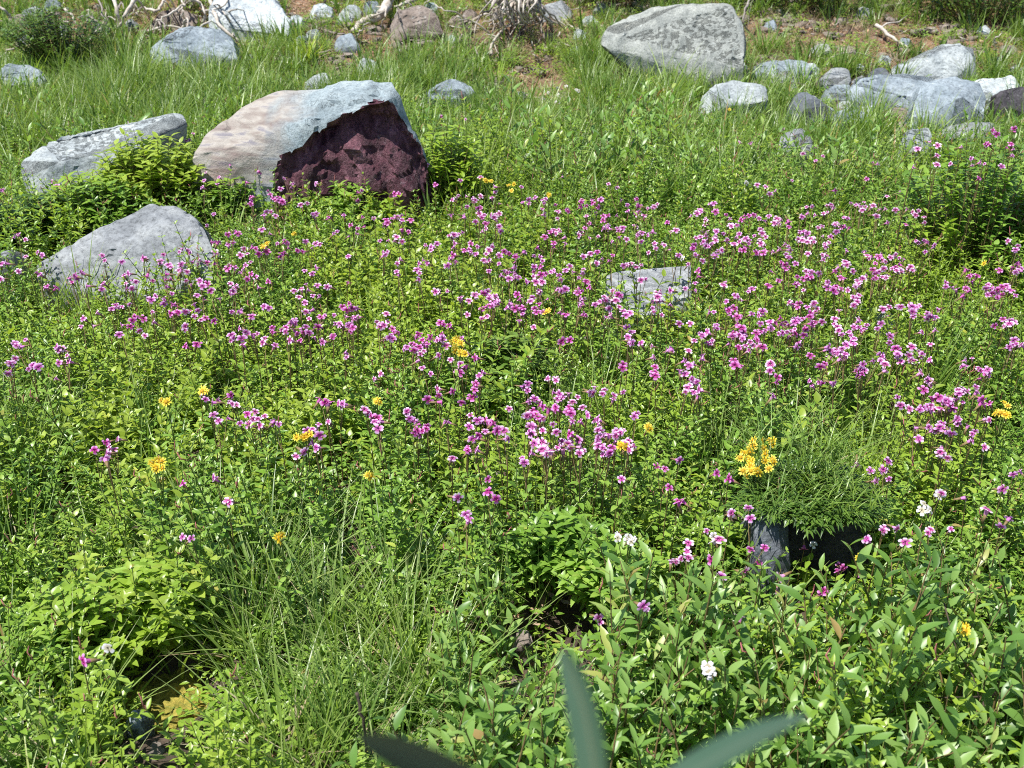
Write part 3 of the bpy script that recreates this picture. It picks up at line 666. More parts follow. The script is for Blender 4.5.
def chips(n, rad_, rnd, big=1):
    m = MB()
    for i in range(n):
        a = rnd.uniform(0, 6.28); r = rad_*rnd.random()**.5; q = rnd.uniform(.008, .028)*(big if rnd.random() < .3 else 1); c = Vector((math.cos(a)*r, math.sin(a)*r, q*.3))
        vs = []
        for u in (-1, 1):
            k = 5; o_ = rnd.uniform(0, 6)
            vs += [c + Vector((math.cos(o_ + 6.28*j/k)*q*rnd.uniform(.6, 1.1), math.sin(o_ + 6.28*j/k)*q*rnd.uniform(.6, 1.1), u*q*.45 + rnd.uniform(-.2, .2)*q)) for j in range(k)]
        m.add(vs, [(4, 3, 2, 1, 0), (5, 6, 7, 8, 9)] + [(j, (j+1) % 5, 5+(j+1) % 5, 5+j) for j in range(5)], rnd.random())
    return m
cP = protos('gravel', [chips(12, .14, rp, 2.0) for i in range(4)], [RM['tan']])
cL = protos('litter', [flakes(26, .10, rp) for i in range(4)], [M['litter']])

def canopy_scale(px, py): return canopy(px, py)/.26
ptsA, ptsY, ptsB, ptsG, ptsW, ptsS, ptsL = [], [], [], [], [], [], []
def halfw(y): return .5*(y*.9 + .9) + .9
def sample(dens, y0, y1):
    area = 0; out = []
    n = 200; ys = np.linspace(y0, y1, n)
    for i in range(n-1):
        a = 2*halfw(ys[i])*(ys[i+1]-ys[i]); k = a*dens; k = int(k) + (R.random() < k - int(k))
        for j in range(k):
            y = R.uniform(ys[i], ys[i+1]); x = R.uniform(-1, 1)*halfw(y); out.append((x, y))
    return out
def zone(x, y):
    z = T(x, y); px, py, d = project((x, y, z + .12))
    return z, max(-60, min(1084, px)), max(0, min(800, py))
def put(lst, x, y, z, s, n, tilt=.18, sz=None):
    lst.append(((x, y, z - .01), (R.gauss(0, tilt), R.gauss(0, tilt), R.uniform(0, 6.28)), s*R.uniform(.8, 1.2), (sz or s)*R.uniform(.8, 1.2), R.randrange(n)))
def gapnoise(x, y):
    return ss(-.42, -.05, noise.noise(Vector((x*3.3, y*3.3, 2.2))))
for x, y in sample(430, 1.15, 9.5):
    z, px, py = zone(x, y); l = leafd(px, py)*(.5 + .5*gapnoise(x, y))
    if y > 7: l *= .7
    if R.random() > l or not clear_of_rocks(x, y): continue
    cs = canopy_scale(px, py)*(.95 + .45*nz(x*1.9, y*1.9, 8) + .25*nz(x*5, y*5, 3))
    big = ss(560, 650, py)*ss(330, 560, px + .4*(py - 600))
    r = R.random()
    if py < 190 and r < .35*ss(-.1, .2, nz(x*1.8, y*1.8, 44)): put(ptsB, x, y, z, 1.25*cs, 6); continue
    if r < big*.70: put(ptsB, x, y, z, 1.0*cs, 6)
    elif R.random() < yellowd(px, py): put(ptsY, x, y, z, .95*cs, 6)
    else: put(ptsA, x, y, z, 1.0*cs, nA)
for x, y in sample(150, 1.15, 14.5):
    z, px, py = zone(x, y)
    if R.random() > grassd(px, py)*(1 - .35*(py < 200))*(.45 + .75*ss(-.25, .15, noise.noise(Vector((x*2.6, y*2.6, 7))))) or not clear_of_rocks(x, y): continue
    s = (.80 + .55*nz(x*1.5, y*1.5, 4)) * (.90 if py > 210 else .85 + .40*ss(10, 80, py))
    put(ptsG, x, y, z, s, 6, .12)
for x, y in sample(230, 1.1, 15):
    z, px, py = zone(x, y); b = bare(px, py)
    if R.random() < (1-.8*b)*.9*(.55 + .45*ss(0, 160, py)) and clear_of_rocks(x, y): put(ptsW, x, y, z, 1.0, 5, .1)
for x, y in sample(60, 1.5, 16.0):
    z, px, py = zone(x, y)
    t = 1 - ss(40, 150, py)
    if R.random() < (.35 if py < 190 else .07) + .6*t: put(ptsS, x, y, z, 1.0, 3, .4)
for x, y in sample(60, 1.5, 16.0):
    z, px, py = zone(x, y)
    if R.random() < 1.0*bare(px, py)*(py < 130) + .12: put(ptsL, x, y, z, 1.1, 4, .05)
ptsP = []; ptsR = []
for x, y in sample(150, 4.0, 12.0):
    z, px, py = zone(x, y)
    d = max(.5*(1 - ss(170, 240, py)), .9*E(px, py, 90, 100, 220, 60, .5), .5*E(px, py, 560, 150, 180, 80, .5))*(1 - bare(px, py))
    if R.random() < d*(.3 + .8*ss(-.2, .2, nz(x*2.2, y*2.2, 31))) and clear_of_rocks(x, y): put(ptsR, x, y, z, .9 + .3*nz(x*1.7, y*1.7, 12), 5, .15)
tag(scatter('broad_grass', cR, ptsR), 'broad-bladed green grass growing across the upper meadow', 'grass', kind='stuff')
for x, y in sample(16, 6.5, 16.0):
    z, px, py = zone(x, y)
    if R.random() < .9*bare(px, py)*(py < 130) + .05: put(ptsP, x, y, z, 1.1, 4, .05)
tag(scatter('gravel', cP, ptsP), 'small broken grey stones littering the thin growth at the top', 'gravel', kind='stuff')
tag(scatter('meadow_herbs', cA, ptsA), 'green opposite-leaved herb foliage covering most of the meadow', 'foliage', kind='stuff')
tag(scatter('pale_herbs', cY, ptsY), 'yellow-green broad herb foliage in patches of the meadow', 'foliage', kind='stuff')
tag(scatter('leafy_shoots', cB, ptsB), 'grey-green oval-leaved shoots massed across the lower right', 'foliage', kind='stuff')
tag(scatter('grass', cG, ptsG), 'long green grass blades growing in swathes through the meadow', 'grass', kind='stuff')
tag(scatter('ground_cover', cW, ptsW), 'low creeping leaves covering the soil beneath the taller herbs', 'ground cover', kind='stuff')
tag(scatter('dry_grass', cS, ptsS), 'thin straw-coloured dry grass at the top of the meadow', 'grass', kind='stuff')
tag(scatter('leaf_litter', cL, ptsL), 'rusty dead leaf litter on bare soil at the top', 'litter', kind='stuff')
print('veg', len(ptsA), len(ptsY), len(ptsB), len(ptsG), len(ptsW), len(ptsS), len(ptsL))
# ------------------------------------------------------------------ bushes and tussocks, each a thing
def empty(name, loc, rz=0):
    o = bpy.data.objects.new(name, None); col.objects.link(o); o.location = loc; o.rotation_euler = (0, 0, rz); o.empty_display_size = .05; return o
def bush(label, px, py, W_, H_, n, L, Wd, mat, name='bush', cat='bush', hc=.1, group=None, nl=9, seed=1, stemm='redstem', t0=.25):
    g = at(px, py, hc); rr = random.Random(seed); base = Vector((g.x, g.y, T(g.x, g.y)))
    S, Fm = MB(), MB()
    for i in range(n):
        a = rr.uniform(0, 6.28); q = rr.random()**.55; spread = q*W_*.5
        top = Vector((math.cos(a)*spread, math.sin(a)*spread*.8, H_*(1 - .45*q*q)*rr.uniform(.75, 1.05)))
        st = Vector((math.cos(a)*spread*.35, math.sin(a)*spread*.3, 0))
        P = [st, st.lerp(top, .35) + Vector((0, 0, .05*H_)), st.lerp(top, .7) + Vector((0, 0, .04*H_)), top]
        S.tube(P, [.004, .0032, .0024, .001], 4, cap=False)
        b = rr.uniform(0, 6)
        for k in range(nl):
            t = t0 + (1-t0)*(k+.5)/nl; kk = min(2, int(t*3)); p = P[kk].lerp(P[kk+1], t*3 - kk)
            b += 1.57 + rr.uniform(-.3, .3)
            for e in (0, math.pi):
                el = rr.uniform(.0, .8)
                Fm.leaf(p, (math.cos(b+e)*math.cos(el), math.sin(b+e)*math.cos(el), math.sin(el)), (0, 0, 1), L*rr.uniform(.65, 1.15), Wd*rr.uniform(.8, 1.2), 4, fold=rr.uniform(.1, .4), curl=rr.uniform(.1, .5), rnd=rr)
    e = empty(name, base)
    link('stem', S.mesh('bush stems', [M[stemm]]), e); link('foliage', Fm.mesh('bush foliage', [M[mat]]), e)
    tag(e, label, cat, group); return e
bush('tall loose leafy bush at the right edge below the rocks', 972, 255, .95, .66, 120, .055, .022, 'leafA', seed=3, nl=10)
bush('dark leafy bush at the right edge, lower neighbour of the tall loose bush', 1040, 262, .5, .5, 60, .055, .024, 'leafA', seed=4)
bush('bright green leafy clump between the tilted slab and the tan boulder', 158, 208, .66, .52, 150, .062, .025, 'leafY', seed=5)
bush('green leafy clump at the foot of the long tilted slab', 100, 228, .62, .40, 110, .055, .024, 'leafA', seed=6)
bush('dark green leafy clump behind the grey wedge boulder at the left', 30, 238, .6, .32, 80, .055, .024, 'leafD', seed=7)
bush('leafy herb clump growing against the right flank of the maroon-faced boulder', 446, 196, .5, .50, 80, .055, .022, 'leafA', seed=8)
bush('leafy herb clump in front of the tan side of the big boulder', 232, 210, .5, .33, 90, .05, .022, 'leafA', seed=9)
bush('leafy herb clump partly covering the maroon face', 345, 220, .7, .29, 110, .05, .022, 'leafA', seed=10)
bush('leafy clump with a deep shadow below it, centre of the meadow', 510, 392, .42, .32, 80, .055, .022, 'leafM', seed=11)
bush('dark-leaved bush growing among roots in the top left corner', 62, 55, 1.0, .55, 130, .05, .02, 'leafD', seed=12)
bush('low shady bush in the far top right corner', 985, 8, 1.7, .6, 120, .06, .025, 'leafD', seed=13)  # dark leaf colour stands for the shadowed area in this corner
bush('low dark-leaved bush along the top edge right of the lone pale boulder', 800, -4, 1.6, .4, 100, .06, .025, 'leafD', seed=14)
bush('dark-leaved bush along the top edge behind the tangled roots', 620, -6, 1.6, .4, 100, .06, .025, 'leafD', seed=15)
bush('leafy clump leaning over the dark hollow near the bottom left', 85, 640, .36, .26, 110, .040, .018, 'leafA', seed=16)
bush('leafy clump directly above the bottom left hollow', 162, 652, .36, .22, 120, .04, .018, 'leafA', seed=18, hc=.0, t0=.45)
bush('leafy clump leaning over the dark hollow at bottom centre', 612, 580, .30, .24, 80, .042, .018, 'leafA', seed=17)
bush('leafy clump shading the bottom centre hollow', 558, 597, .32, .22, 110, .042, .018, 'leafA', seed=19, hc=.0, t0=.45)
bush('low leafy clump at the left foot of the dark slate rock', 736, 572, .20, .17, 50, .04, .016, 'leafA', seed=21, hc=.02)
TU = [(305, 60, .36, 46, 'broad bright green tussock right of the bright white slab', 'leafY', .012), (258, 62, .34, 34, 'bright green tussock just below the bright white slab', 'grass', .009),
      (30, 150, .45, 60, 'tall grass tussock at the left edge above the tilted slab', 'grass', .007), (560, 215, .45, 60, 'tall grass tussock right of the maroon-faced boulder', 'grass', .007),
      (590, 95, .5, 50, 'dark grass tussock beneath the left side of the lone pale boulder', 'grass', .008), (690, 95, .34, 46, 'grass tussock at the foot of the lone pale boulder', 'grass', .007),
      (520, 150, .45, 50, 'grass tussock below the bare patch under the tangled roots', 'grass', .007), (872, 112, .30, 40, 'grass tussock between the pointed stone and the squarish boulder', 'grass', .007),
      (100, 110, .42, 60, 'grass tussock below the top left bush', 'grass', .007), (800, 480, .34, 46, 'grass tussock behind the turf over the dark hollow', 'grass', .006),
      (860, 478, .34, 46, 'grass tussock behind the right end of the overhanging turf', 'grass', .006), (38, 470, .34, 40, 'pale arching grass tussock at the left edge', 'grass', .006),
      (60, 770, .36, 50, 'long arching grass tussock in the bottom left corner', 'grass', .007), (285, 745, .32, 44, 'tall grass tussock at the bottom edge left of centre', 'grass', .007),
      (335, 660, .32, 44, 'dense grass tussock above the dark blurred leaf', 'grass', .006), (410, 70, .34, 40, 'grass tussock below the tan lumpy rock', 'grass', .008), (170, 90, .4, 50, 'grass tussock below the low boulder under bleached roots', 'grass', .008),
      (250, 105, .36, 50, 'grass tussock just behind the tan top of the big boulder', 'grass', .008)]
LT = LM_TOP + [(310, 140, 'the maroon-faced boulder'), (100, 150, 'the tilted slab'), (798, 142, 'the dull rounded stone'), (735, 95, 'the pale-topped stone'), (452, 88, 'the half-hidden blue-grey stone'), (970, 180, 'the tall right-edge bush'), (650, 280, 'the low streaked slab')]
rt = random.Random(314); cntT = {}
for k in range(64):
    px, py = (rt.uniform(-10, 210), rt.uniform(62, 165)) if k < 16 else ((rt.uniform(430, 720), rt.uniform(92, 215)) if k < 48 else (rt.uniform(200, 1020), rt.uniform(48, 100)))
    g = at(px, py, .05)
    if not clear_of_rocks(g.x, g.y) or any(math.hypot(px-q[0], py-q[1]) < 14 for q in TU): continue
    lx, ly, ln = min(LT, key=lambda q: math.hypot(q[0]-px, (q[1]-py)*1.6)); dx, dy = px-lx, py-ly
    rel = ('right of' if dx > 0 else 'left of') if abs(dx) > abs(dy)*1.3 else ('below' if dy > 0 else 'above')
    broad = rt.random() < .45; c_ = cntT.get((rel, ln, broad), 0); cntT[(rel, ln, broad)] = c_ + 1
    TU.append((px, py, rt.uniform(.28, .46)*(.75 if py < 75 else 1), rt.randint(36, 60), '%s grass tussock%s %s %s' % ('broad-bladed' if broad else 'fine-bladed', [' standing', ', second one', ', third one', ', fourth one', ', fifth one', ', sixth one'][min(c_, 5)], rel, ln), rt.choice(['grass', 'leafM', 'leafM', 'leafA']), .013 if broad else .0065))
for (px, py, lab) in [(245, 640, 'grass tussock left of the tall central-left tussocks'), (395, 600, 'grass tussock right of the lone low yellow flower'), (420, 690, 'grass tussock above the dark blurred leaf at its right'), (210, 560, 'grass tussock below the left yellow flowers'),
                      (15, 560, 'grass tussock at the left edge halfway down the lower half'), (270, 580, 'grass tussock just under the lone low yellow flower'), (715, 470, 'grass tussock left of the largest yellow flower cluster'), (5, 690, 'grass tussock at the left edge near the bottom'), (780, 455, 'grass tussock behind the largest yellow flower cluster'), (350, 760, 'grass tussock at the bottom edge left of the dark blurred leaf')]:
    TU.append((px, py, rt.uniform(.28, .36), 55, lab, rt.choice(['grass', 'leafM']), .0055))
for i, (px, py, H_, n, lab, mk, wd) in enumerate(TU):
    g = at(px, py, .05); rr = random.Random(100+i)
    e = empty('grass_tussock', (g.x, g.y, T(g.x, g.y)))
    link('blades', tuft(n, H_, wd, rr, spread=.09, bend=.7, seg=7).mesh('tussock blades', [M[mk]]), e)
    s = tuft(int(n*.3), H_*.55, wd, rr, spread=.08, bend=1.3)
    link('dry_blades', s.mesh('tussock dry blades', [M['dry']]), e)
    tag(e, lab, 'grass tussock', 'grass tussocks')

# turf hanging over the dark hollow
tp = aty(808, 491, STUMP_Y + .16)
e = empty('turf_cushion', (tp.x, tp.y, tp.z - .02))
bm = bmesh.new(); bmesh.ops.create_icosphere(bm, subdivisions=5, radius=1)
for v in bm.verts:
    c = v.co.copy(); k = 1 + .22*noise.fractal(c*2.4, 1, 2, 4) + .05*noise.noise(c*14)
    v.co = Vector((c.x*.155*k, c.y*.14*k, c.z*.030*k + .004))
me = bpy.data.meshes.new('turf mat'); bm.to_mesh(me); bm.free(); me.materials.append(M['moss']); link('turf', me, e)
rr = random.Random(77); m = MB()
def rim(a): return .95 + .30*nz(math.cos(a)*1.8, math.sin(a)*1.8, 61) + .14*nz(math.cos(a)*6, math.sin(a)*6, 62)
for i in range(3400):
    a = rr.uniform(0, 6.28); r = rr.random()**.5; x, y = math.cos(a)*r*.19*rim(a), math.sin(a)*r*.17*rim(a)
    z = .04*math.sqrt(max(0, 1-r*r)) + .006
    out = Vector((x, y - .05, 0)).normalized(); d = (out*rr.uniform(.2, 1) + Vector((rr.uniform(-.6, .6), rr.uniform(-.6, .6), rr.uniform(0, 1.6)*(1 - .8*r)))).normalized()
    m.leaf((x, y, z), d, (0, 0, 1), rr.uniform(.010, .034), rr.uniform(.004, .010), 3, fold=.3, curl=rr.uniform(.1, .9), rnd=rr)
link('leaves', m.mesh('turf leaves', [M['leafM']]), e)
m = MB()
for i in range(300):
    x = rr.uniform(-.17, .17); y = rr.uniform(-.15, .15); z = .045
    b = rr.uniform(0, 6.28); d = Vector((math.cos(b)*.35, math.sin(b)*.35 - (.25 if y < -.1 else 0), 1))
    m.leaf((x, y, z), d, Vector((-math.cos(b), -math.sin(b) + .2, .3)), rr.uniform(.03, .08) + .16*max(0, y/.15), .004, 6, curl=rr.uniform(.2, .9), shape='blade', rnd=rr)
link('blades', m.mesh('turf blades', [M['grass']]), e)
tag(e, 'shaggy cushion of turf overhanging the dark slate rock', 'turf')
# mossy patch near the bottom left
g = at(152, 722, 0)
bm = bmesh.new(); bmesh.ops.create_icosphere(bm, subdivisions=5, radius=1)
for v in bm.verts:
    c = v.co.copy(); k = 1 + .25*noise.fractal(c*2.2, 1, 2, 4)
    v.co = Vector((c.x*.19*k, c.y*.15*k, (c.z*.045 + .012*noise.fractal(c*7, 1, 2, 3))*k))
me = bpy.data.meshes.new('moss patch'); bm.to_mesh(me); bm.free(); me.materials.append(M['yellowmoss'])
tag(link('moss_patch', me, loc=(g.x, g.y, T(g.x, g.y))), 'yellowish moss patch around a little stone near the bottom left', 'moss')

# ------------------------------------------------------------------ dead wood
def branch(pts, r0, r1, label, mat='wood', name='dead_branch', cat='branch', group=None, wob=.02, twigs=0, seed=0, sub=6):
    """pts: (px, py, height above the ground)"""
    rr = random.Random(seed + 7); W_ = [at(p[0], p[1], p[2]) for p in pts]
    out = []
    n = len(W_)
    for i in range(n-1):
        p0, p1, p2, p3 = W_[max(0, i-1)], W_[i], W_[i+1], W_[min(n-1, i+2)]
        for k in range(sub):
            t = k/sub
            q = .5*((2*p1) + (p2-p0)*t + (2*p0-5*p1+4*p2-p3)*t*t + (-p0+3*p1-3*p2+p3)*t**3)
            out.append(q + Vector((rr.gauss(0, wob), rr.gauss(0, wob), rr.gauss(0, wob*.6)))*.5)
    out.append(W_[-1]); org = out[0].copy(); loc = [p - org for p in out]; N_ = len(loc)
    rads = [max(.0015, (r0 + (r1-r0)*i/(N_-1))*(1 + .18*rr.uniform(-1, 1))) for i in range(N_)]
    m = MB(); m.tube(loc, rads, 7)
    o = link(name, m.mesh(name, [M[mat]]), loc=org); tag(o, label, cat, group)
    for k in range(twigs):
        i = rr.randrange(2, N_-2); b = loc[i]; d = Vector((rr.uniform(-1, 1), rr.uniform(-1, 1), rr.uniform(-.2, 1))).normalized()
        L = rr.uniform(.12, .35); P = [b + d*L*t + Vector((rr.gauss(0, .015), 0, rr.gauss(0, .015))) for t in (0, .3, .6, 1)]; P[0] = b
        t_ = MB(); t_.tube(P, [rads[i]*.5, rads[i]*.4, rads[i]*.3, .002], 5)
        link('twig', t_.mesh('twig', [M[mat]]), o)
    return o
BR = 'bleached dead branches and roots at the top left'
branch([(209, -6, .1), (214, 12, .22), (222, 28, .15), (246, 46, .02)], .022, .012, 'thick bleached root running down over the white slab onto the low boulder', group=BR, seed=1, wob=.008)
branch([(111, -8, .35), (118, 12, .25), (120, 34, .02)], .022, .012, 'upright pale root left of the brownish rock, slightly bent', group=BR, seed=2, wob=.01)
branch([(140, -8, .35), (126, 14, .25), (114, 36, .02)], .022, .012, 'pale root slanting down leftwards left of the brownish rock', group=BR, seed=3, wob=.01)
branch([(188, -8, .2), (204, 10, .2), (203, 26, .05)], .018, .010, 'pale curved root between the brownish rock and the white slab', group=BR, seed=4, wob=.01)
branch([(149, 31, .08), (170, 26, .15), (194, 33, .10)], .012, .007, 'thin pale root lying across the top of the low boulder', group=BR, seed=5, wob=.006)
branch([(168, -8, .2), (158, 10, .2), (142, 8, .1), (132, 20, .02)], .016, .008, 'hooked pale root above the brownish rock', group=BR, seed=6, twigs=2)
branch([(66, 8, .2), (76, 22, .15), (88, 36, .02)], .012, .006, 'thin pale stick in front of the top left bush', group=BR, seed=7)
branch([(-8, 2, .3), (4, 10, .25), (14, 18, .15)], .014, .009, 'short pale stick in the top left corner', group=BR, seed=8)
branch([(0, 58, .05), (12, 50, .12), (24, 42, .12)], .014, .006, 'pale stick above the blue-grey stone at the left edge', group=BR, seed=9)
branch([(96, -6, .3), (106, 20, .2), (100, 38, .02)], .010, .006, 'thin grey root left of the upright pale root', 'greywood', group=BR, seed=10)
branch([(178, -8, .3), (184, 4, .28), (172, 12, .25), (156, 22, .2)], .012, .006, 'thin curving root arching above the brownish rock', group=BR, seed=11)
branch([(228, -10, .3), (224, 4, .28), (206, 12, .2)], .012, .006, 'thin pale root crossing the corner of the white slab', group=BR, seed=12)
branch([(394, -10, .1), (386, 6, .16), (378, 17, .10), (364, 21, .06), (354, 32, .02)], .055, .032, 'thick bleached crooked log left of the tan lumpy rock', name='driftwood_log', cat='log', seed=13, wob=.012, twigs=3)
branch([(425, -8, .2), (414, 0, .16), (392, 8, .1)], .025, .010, 'bleached branch lying behind the tan lumpy rock', seed=14, wob=.01)
branch([(491, 56, .02), (493, 42, .10), (504, 28, .08)], .016, .008, 'short pale forked stick on the rusty bare patch', seed=15, twigs=2, wob=.006)
branch([(468, 24, .02), (486, 14, .10), (500, 20, .02)], .014, .010, 'arched pale stick left of the tangled grey roots', seed=16, wob=.006)
branch([(560, 20, .02), (575, 28, .05), (584, 36, .02)], .010, .005, 'thin tan stick below the grey stone at the top edge', seed=17)
branch([(877, 25, .10), (890, 36, .08), (908, 48, .02)], .020, .010, 'pale weathered stick slanting above the elongated pale boulder', seed=18, wob=.008, twigs=1)
branch([(824, 60, .02), (846, 53, .10), (866, 55, .08), (882, 62, .02)], .010, .006, 'thin grey arching stick left of the elongated pale boulder', 'greywood', seed=19, wob=.006)
branch([(996, 48, .02), (994, 40, .15), (1002, 32, .22)], .010, .004, 'small pale upright twig right of the elongated pale boulder', seed=20)
branch([(752, -4, .3), (742, 18, .2), (752, 36, .02)], .012, .006, 'thin brown twig arching beside the lone pale boulder', 'greywood', seed=21, twigs=2)
branch([(328, -8, .2), (322, 6, .12), (314, 18, .02)], .014, .008, 'dark slanting stick right of the bright white slab', 'darkwood', seed=22)
branch([(1004, 668, .26), (990, 696, .2), (968, 730, .12), (955, 775, .05)], .005, .003, 'dark crooked twig among leafy shoots in the bottom right corner', 'darkwood', name='twig', cat='twig', seed=23, wob=.006, twigs=3)
branch([(356, 692, .25), (363, 724, .18), (368, 758, .05)], .004, .003, 'thin dark twig standing in the grass above the dark blurred leaf', 'darkwood', name='twig', cat='twig', seed=24, wob=.004)
for i in range(40):     # the tangle of bleached roots
    rq = random.Random(900+i); tl = i < 28
    px, py = (rq.uniform(85, 235), rq.uniform(-4, 26)) if tl else (rq.uniform(330, 500), rq.uniform(-4, 30))
    a = rq.uniform(0, 6.28); L = rq.uniform(14, 38); lx, ly, ln = min(LM_TOP, key=lambda q: math.hypot(q[0]-px, (q[1]-py)*1.6))
    rel = ('right of' if px > lx else 'left of') if abs(px-lx) > abs(py-ly)*1.3 else ('below' if py > ly else 'above')
    lean = 'leaning left' if math.cos(a) < 0 else 'leaning right'
    branch([(px, py + 12, .02), (px + math.cos(a)*L*.3, py + 4, rq.uniform(.08, .2)), (px + math.cos(a)*L*.7, py - 4 + rq.uniform(-5, 5), rq.uniform(.15, .35)), (px + math.cos(a)*L, py + rq.uniform(-8, 10), rq.uniform(.02, .3))], rq.uniform(.008, .015), .004,
           'bleached root %s, %s' % (rel + ' ' + ln, lean), rq.choice(['wood', 'wood', 'greywood']), group=BR, seed=900+i, wob=.012, sub=4)
# root clump
rr = random.Random(9); g = at(522, -6, 0)
e = empty('root_clump', g)
for i in range(64):
    sx = 500 + rr.uniform(0, 40); a = rr.uniform(-1, 1)
    h0 = rr.uniform(.2, .5)
    p = [at(sx, -8 + rr.uniform(-6, 4), h0)]; p.append(at(sx + a*10 - 4, 6 + rr.uniform(-4, 6), h0*.8)); p.append(at(sx + a*20 + rr.uniform(-6, 6), 18 + rr.uniform(-5, 8), h0*.4)); p.append(at(sx + a*34 + rr.uniform(-8, 8), 28 + rr.uniform(-8, 12), .01))
    pp = []
    for k in range(3):
        for t in (0, .33, .66): pp.append(p[k].lerp(p[k+1], t) + Vector((rr.gauss(0, .012), rr.gauss(0, .012), rr.gauss(0, .01))))
    pp.append(p[3]); pp = [q - e.location for q in pp]
    m = MB(); r_ = rr.uniform(.006, .014); m.tube(pp, [r_*(1 - .07*k) for k in range(len(pp))], 5)
    link('root', m.mesh('root', [M[rr.choice(['wood', 'wood', 'greywood'])]]), e)
m = MB()
for i in range(7):
    pp = [Vector((rr.uniform(-.25, .25), rr.uniform(-.1, .25), 0)) + Vector((rr.gauss(0, .03), rr.gauss(0, .03), .09*k)) for k in range(5)]
    m.tube(pp, [.06, .055, .05, .035, .015], 8)
link('stump', m.mesh('stump', [M['darkwood']]), e)
tag(e, 'tangled grey roots fanning out at the top edge above rusty soil', 'roots')
for i in range(130):     # loose little sticks in the thin growth
    px, py = rr.choice([(rr.uniform(60, 240), rr.uniform(-5, 36)), (rr.uniform(60, 240), rr.uniform(-5, 36)), (rr.uniform(430, 600), rr.uniform(5, 80)), (rr.uniform(780, 1020), rr.uniform(0, 60)), (rr.uniform(300, 450), rr.uniform(0, 60))])
    a = rr.uniform(0, 6.28); L = rr.uniform(8, 20); dark = rr.random() < .35
    lx, ly, ln = min(LM_TOP, key=lambda q: math.hypot(q[0]-px, (q[1]-py)*1.6))
    rel = ('right of' if px > lx else 'left of') if abs(px-lx) > abs(py-ly)*1.3 else ('below' if py > ly else 'above')
    branch([(px, py, .03), (px + math.cos(a)*L*.5, py + math.sin(a)*L*.3, rr.uniform(.03, .15)), (px + math.cos(a)*L, py + math.sin(a)*L*.6, .02)], rr.uniform(.004, .009), .002,
           'thin %s stick lying loose %s %s' % ('dark' if dark else 'pale', rel, ln), 'darkwood' if dark else 'wood', name='stick', cat='stick', group='loose sticks in the thin growth', seed=200+i, wob=.005, sub=3)

# ------------------------------------------------------------------ flowers
_rn = random.Random(8)
FL = []   # (px, py)
def tile(x0, y0, k, s):
    for q in s.split():
        a, b = q.split(','); X, Y_ = x0 + float(a)*k, y0 + float(b)*k; FL.append((X, Y_))
        if 190 < Y_ < 470 and _rn.random() < .85:
            FL.append((X + _rn.gauss(0, 6), Y_ + _rn.gauss(0, 4.5)))
            if _rn.random() < .3: FL.append((X + _rn.gauss(0, 10), Y_ + _rn.gauss(0, 7)))
tile(0, 200, .334, "45,110 75,118 15,190 55,212 108,215 125,165 313,180 365,185 427,172 489,163 536,155 567,158 480,190 510,200 495,222 215,245 243,215 222,225 258,258 140,257 170,262 305,267 383,220 397,240 395,265 575,187 620,188 640,190 680,205 705,200 537,210 560,215 440,230 598,242 620,250 497,258 465,288 493,300 490,312 590,285 610,297 657,293 335,325 355,320 545,330 570,330 582,348 555,335 615,353 555,378 363,375 397,360 390,378 242,378 277,378 417,392 590,430 690,420 727,430 785,427 715,385 740,400 770,400 815,382 845,388 735,395 805,323 717,333 753,348 690,250 705,262 740,237 765,230 770,262 720,215 750,185 740,160 720,165 683,133 712,100 682,103 650,160 765,145 790,155 805,100 830,130 860,130 840,170 915,125 945,130 905,155 750,12 790,45 825,47 845,5 920,10 940,50 985,57 1000,100 640,42 935,220 950,255 980,260 957,287 880,272 895,290 915,250 885,370 905,385 880,385 925,355 960,350 1000,345 1005,370 998,405 965,425 940,408 870,360 890,400 455,335 510,340 75,418 62,440 45,475 35,490 25,520 100,495 115,500 170,438 185,450 200,465 205,483 615,597 650,598 690,605 705,612 740,640 760,655 745,672 772,655 680,652 820,662 985,603 1012,608 935,685 950,690 980,665 945,742 325,740 318,757 350,715")
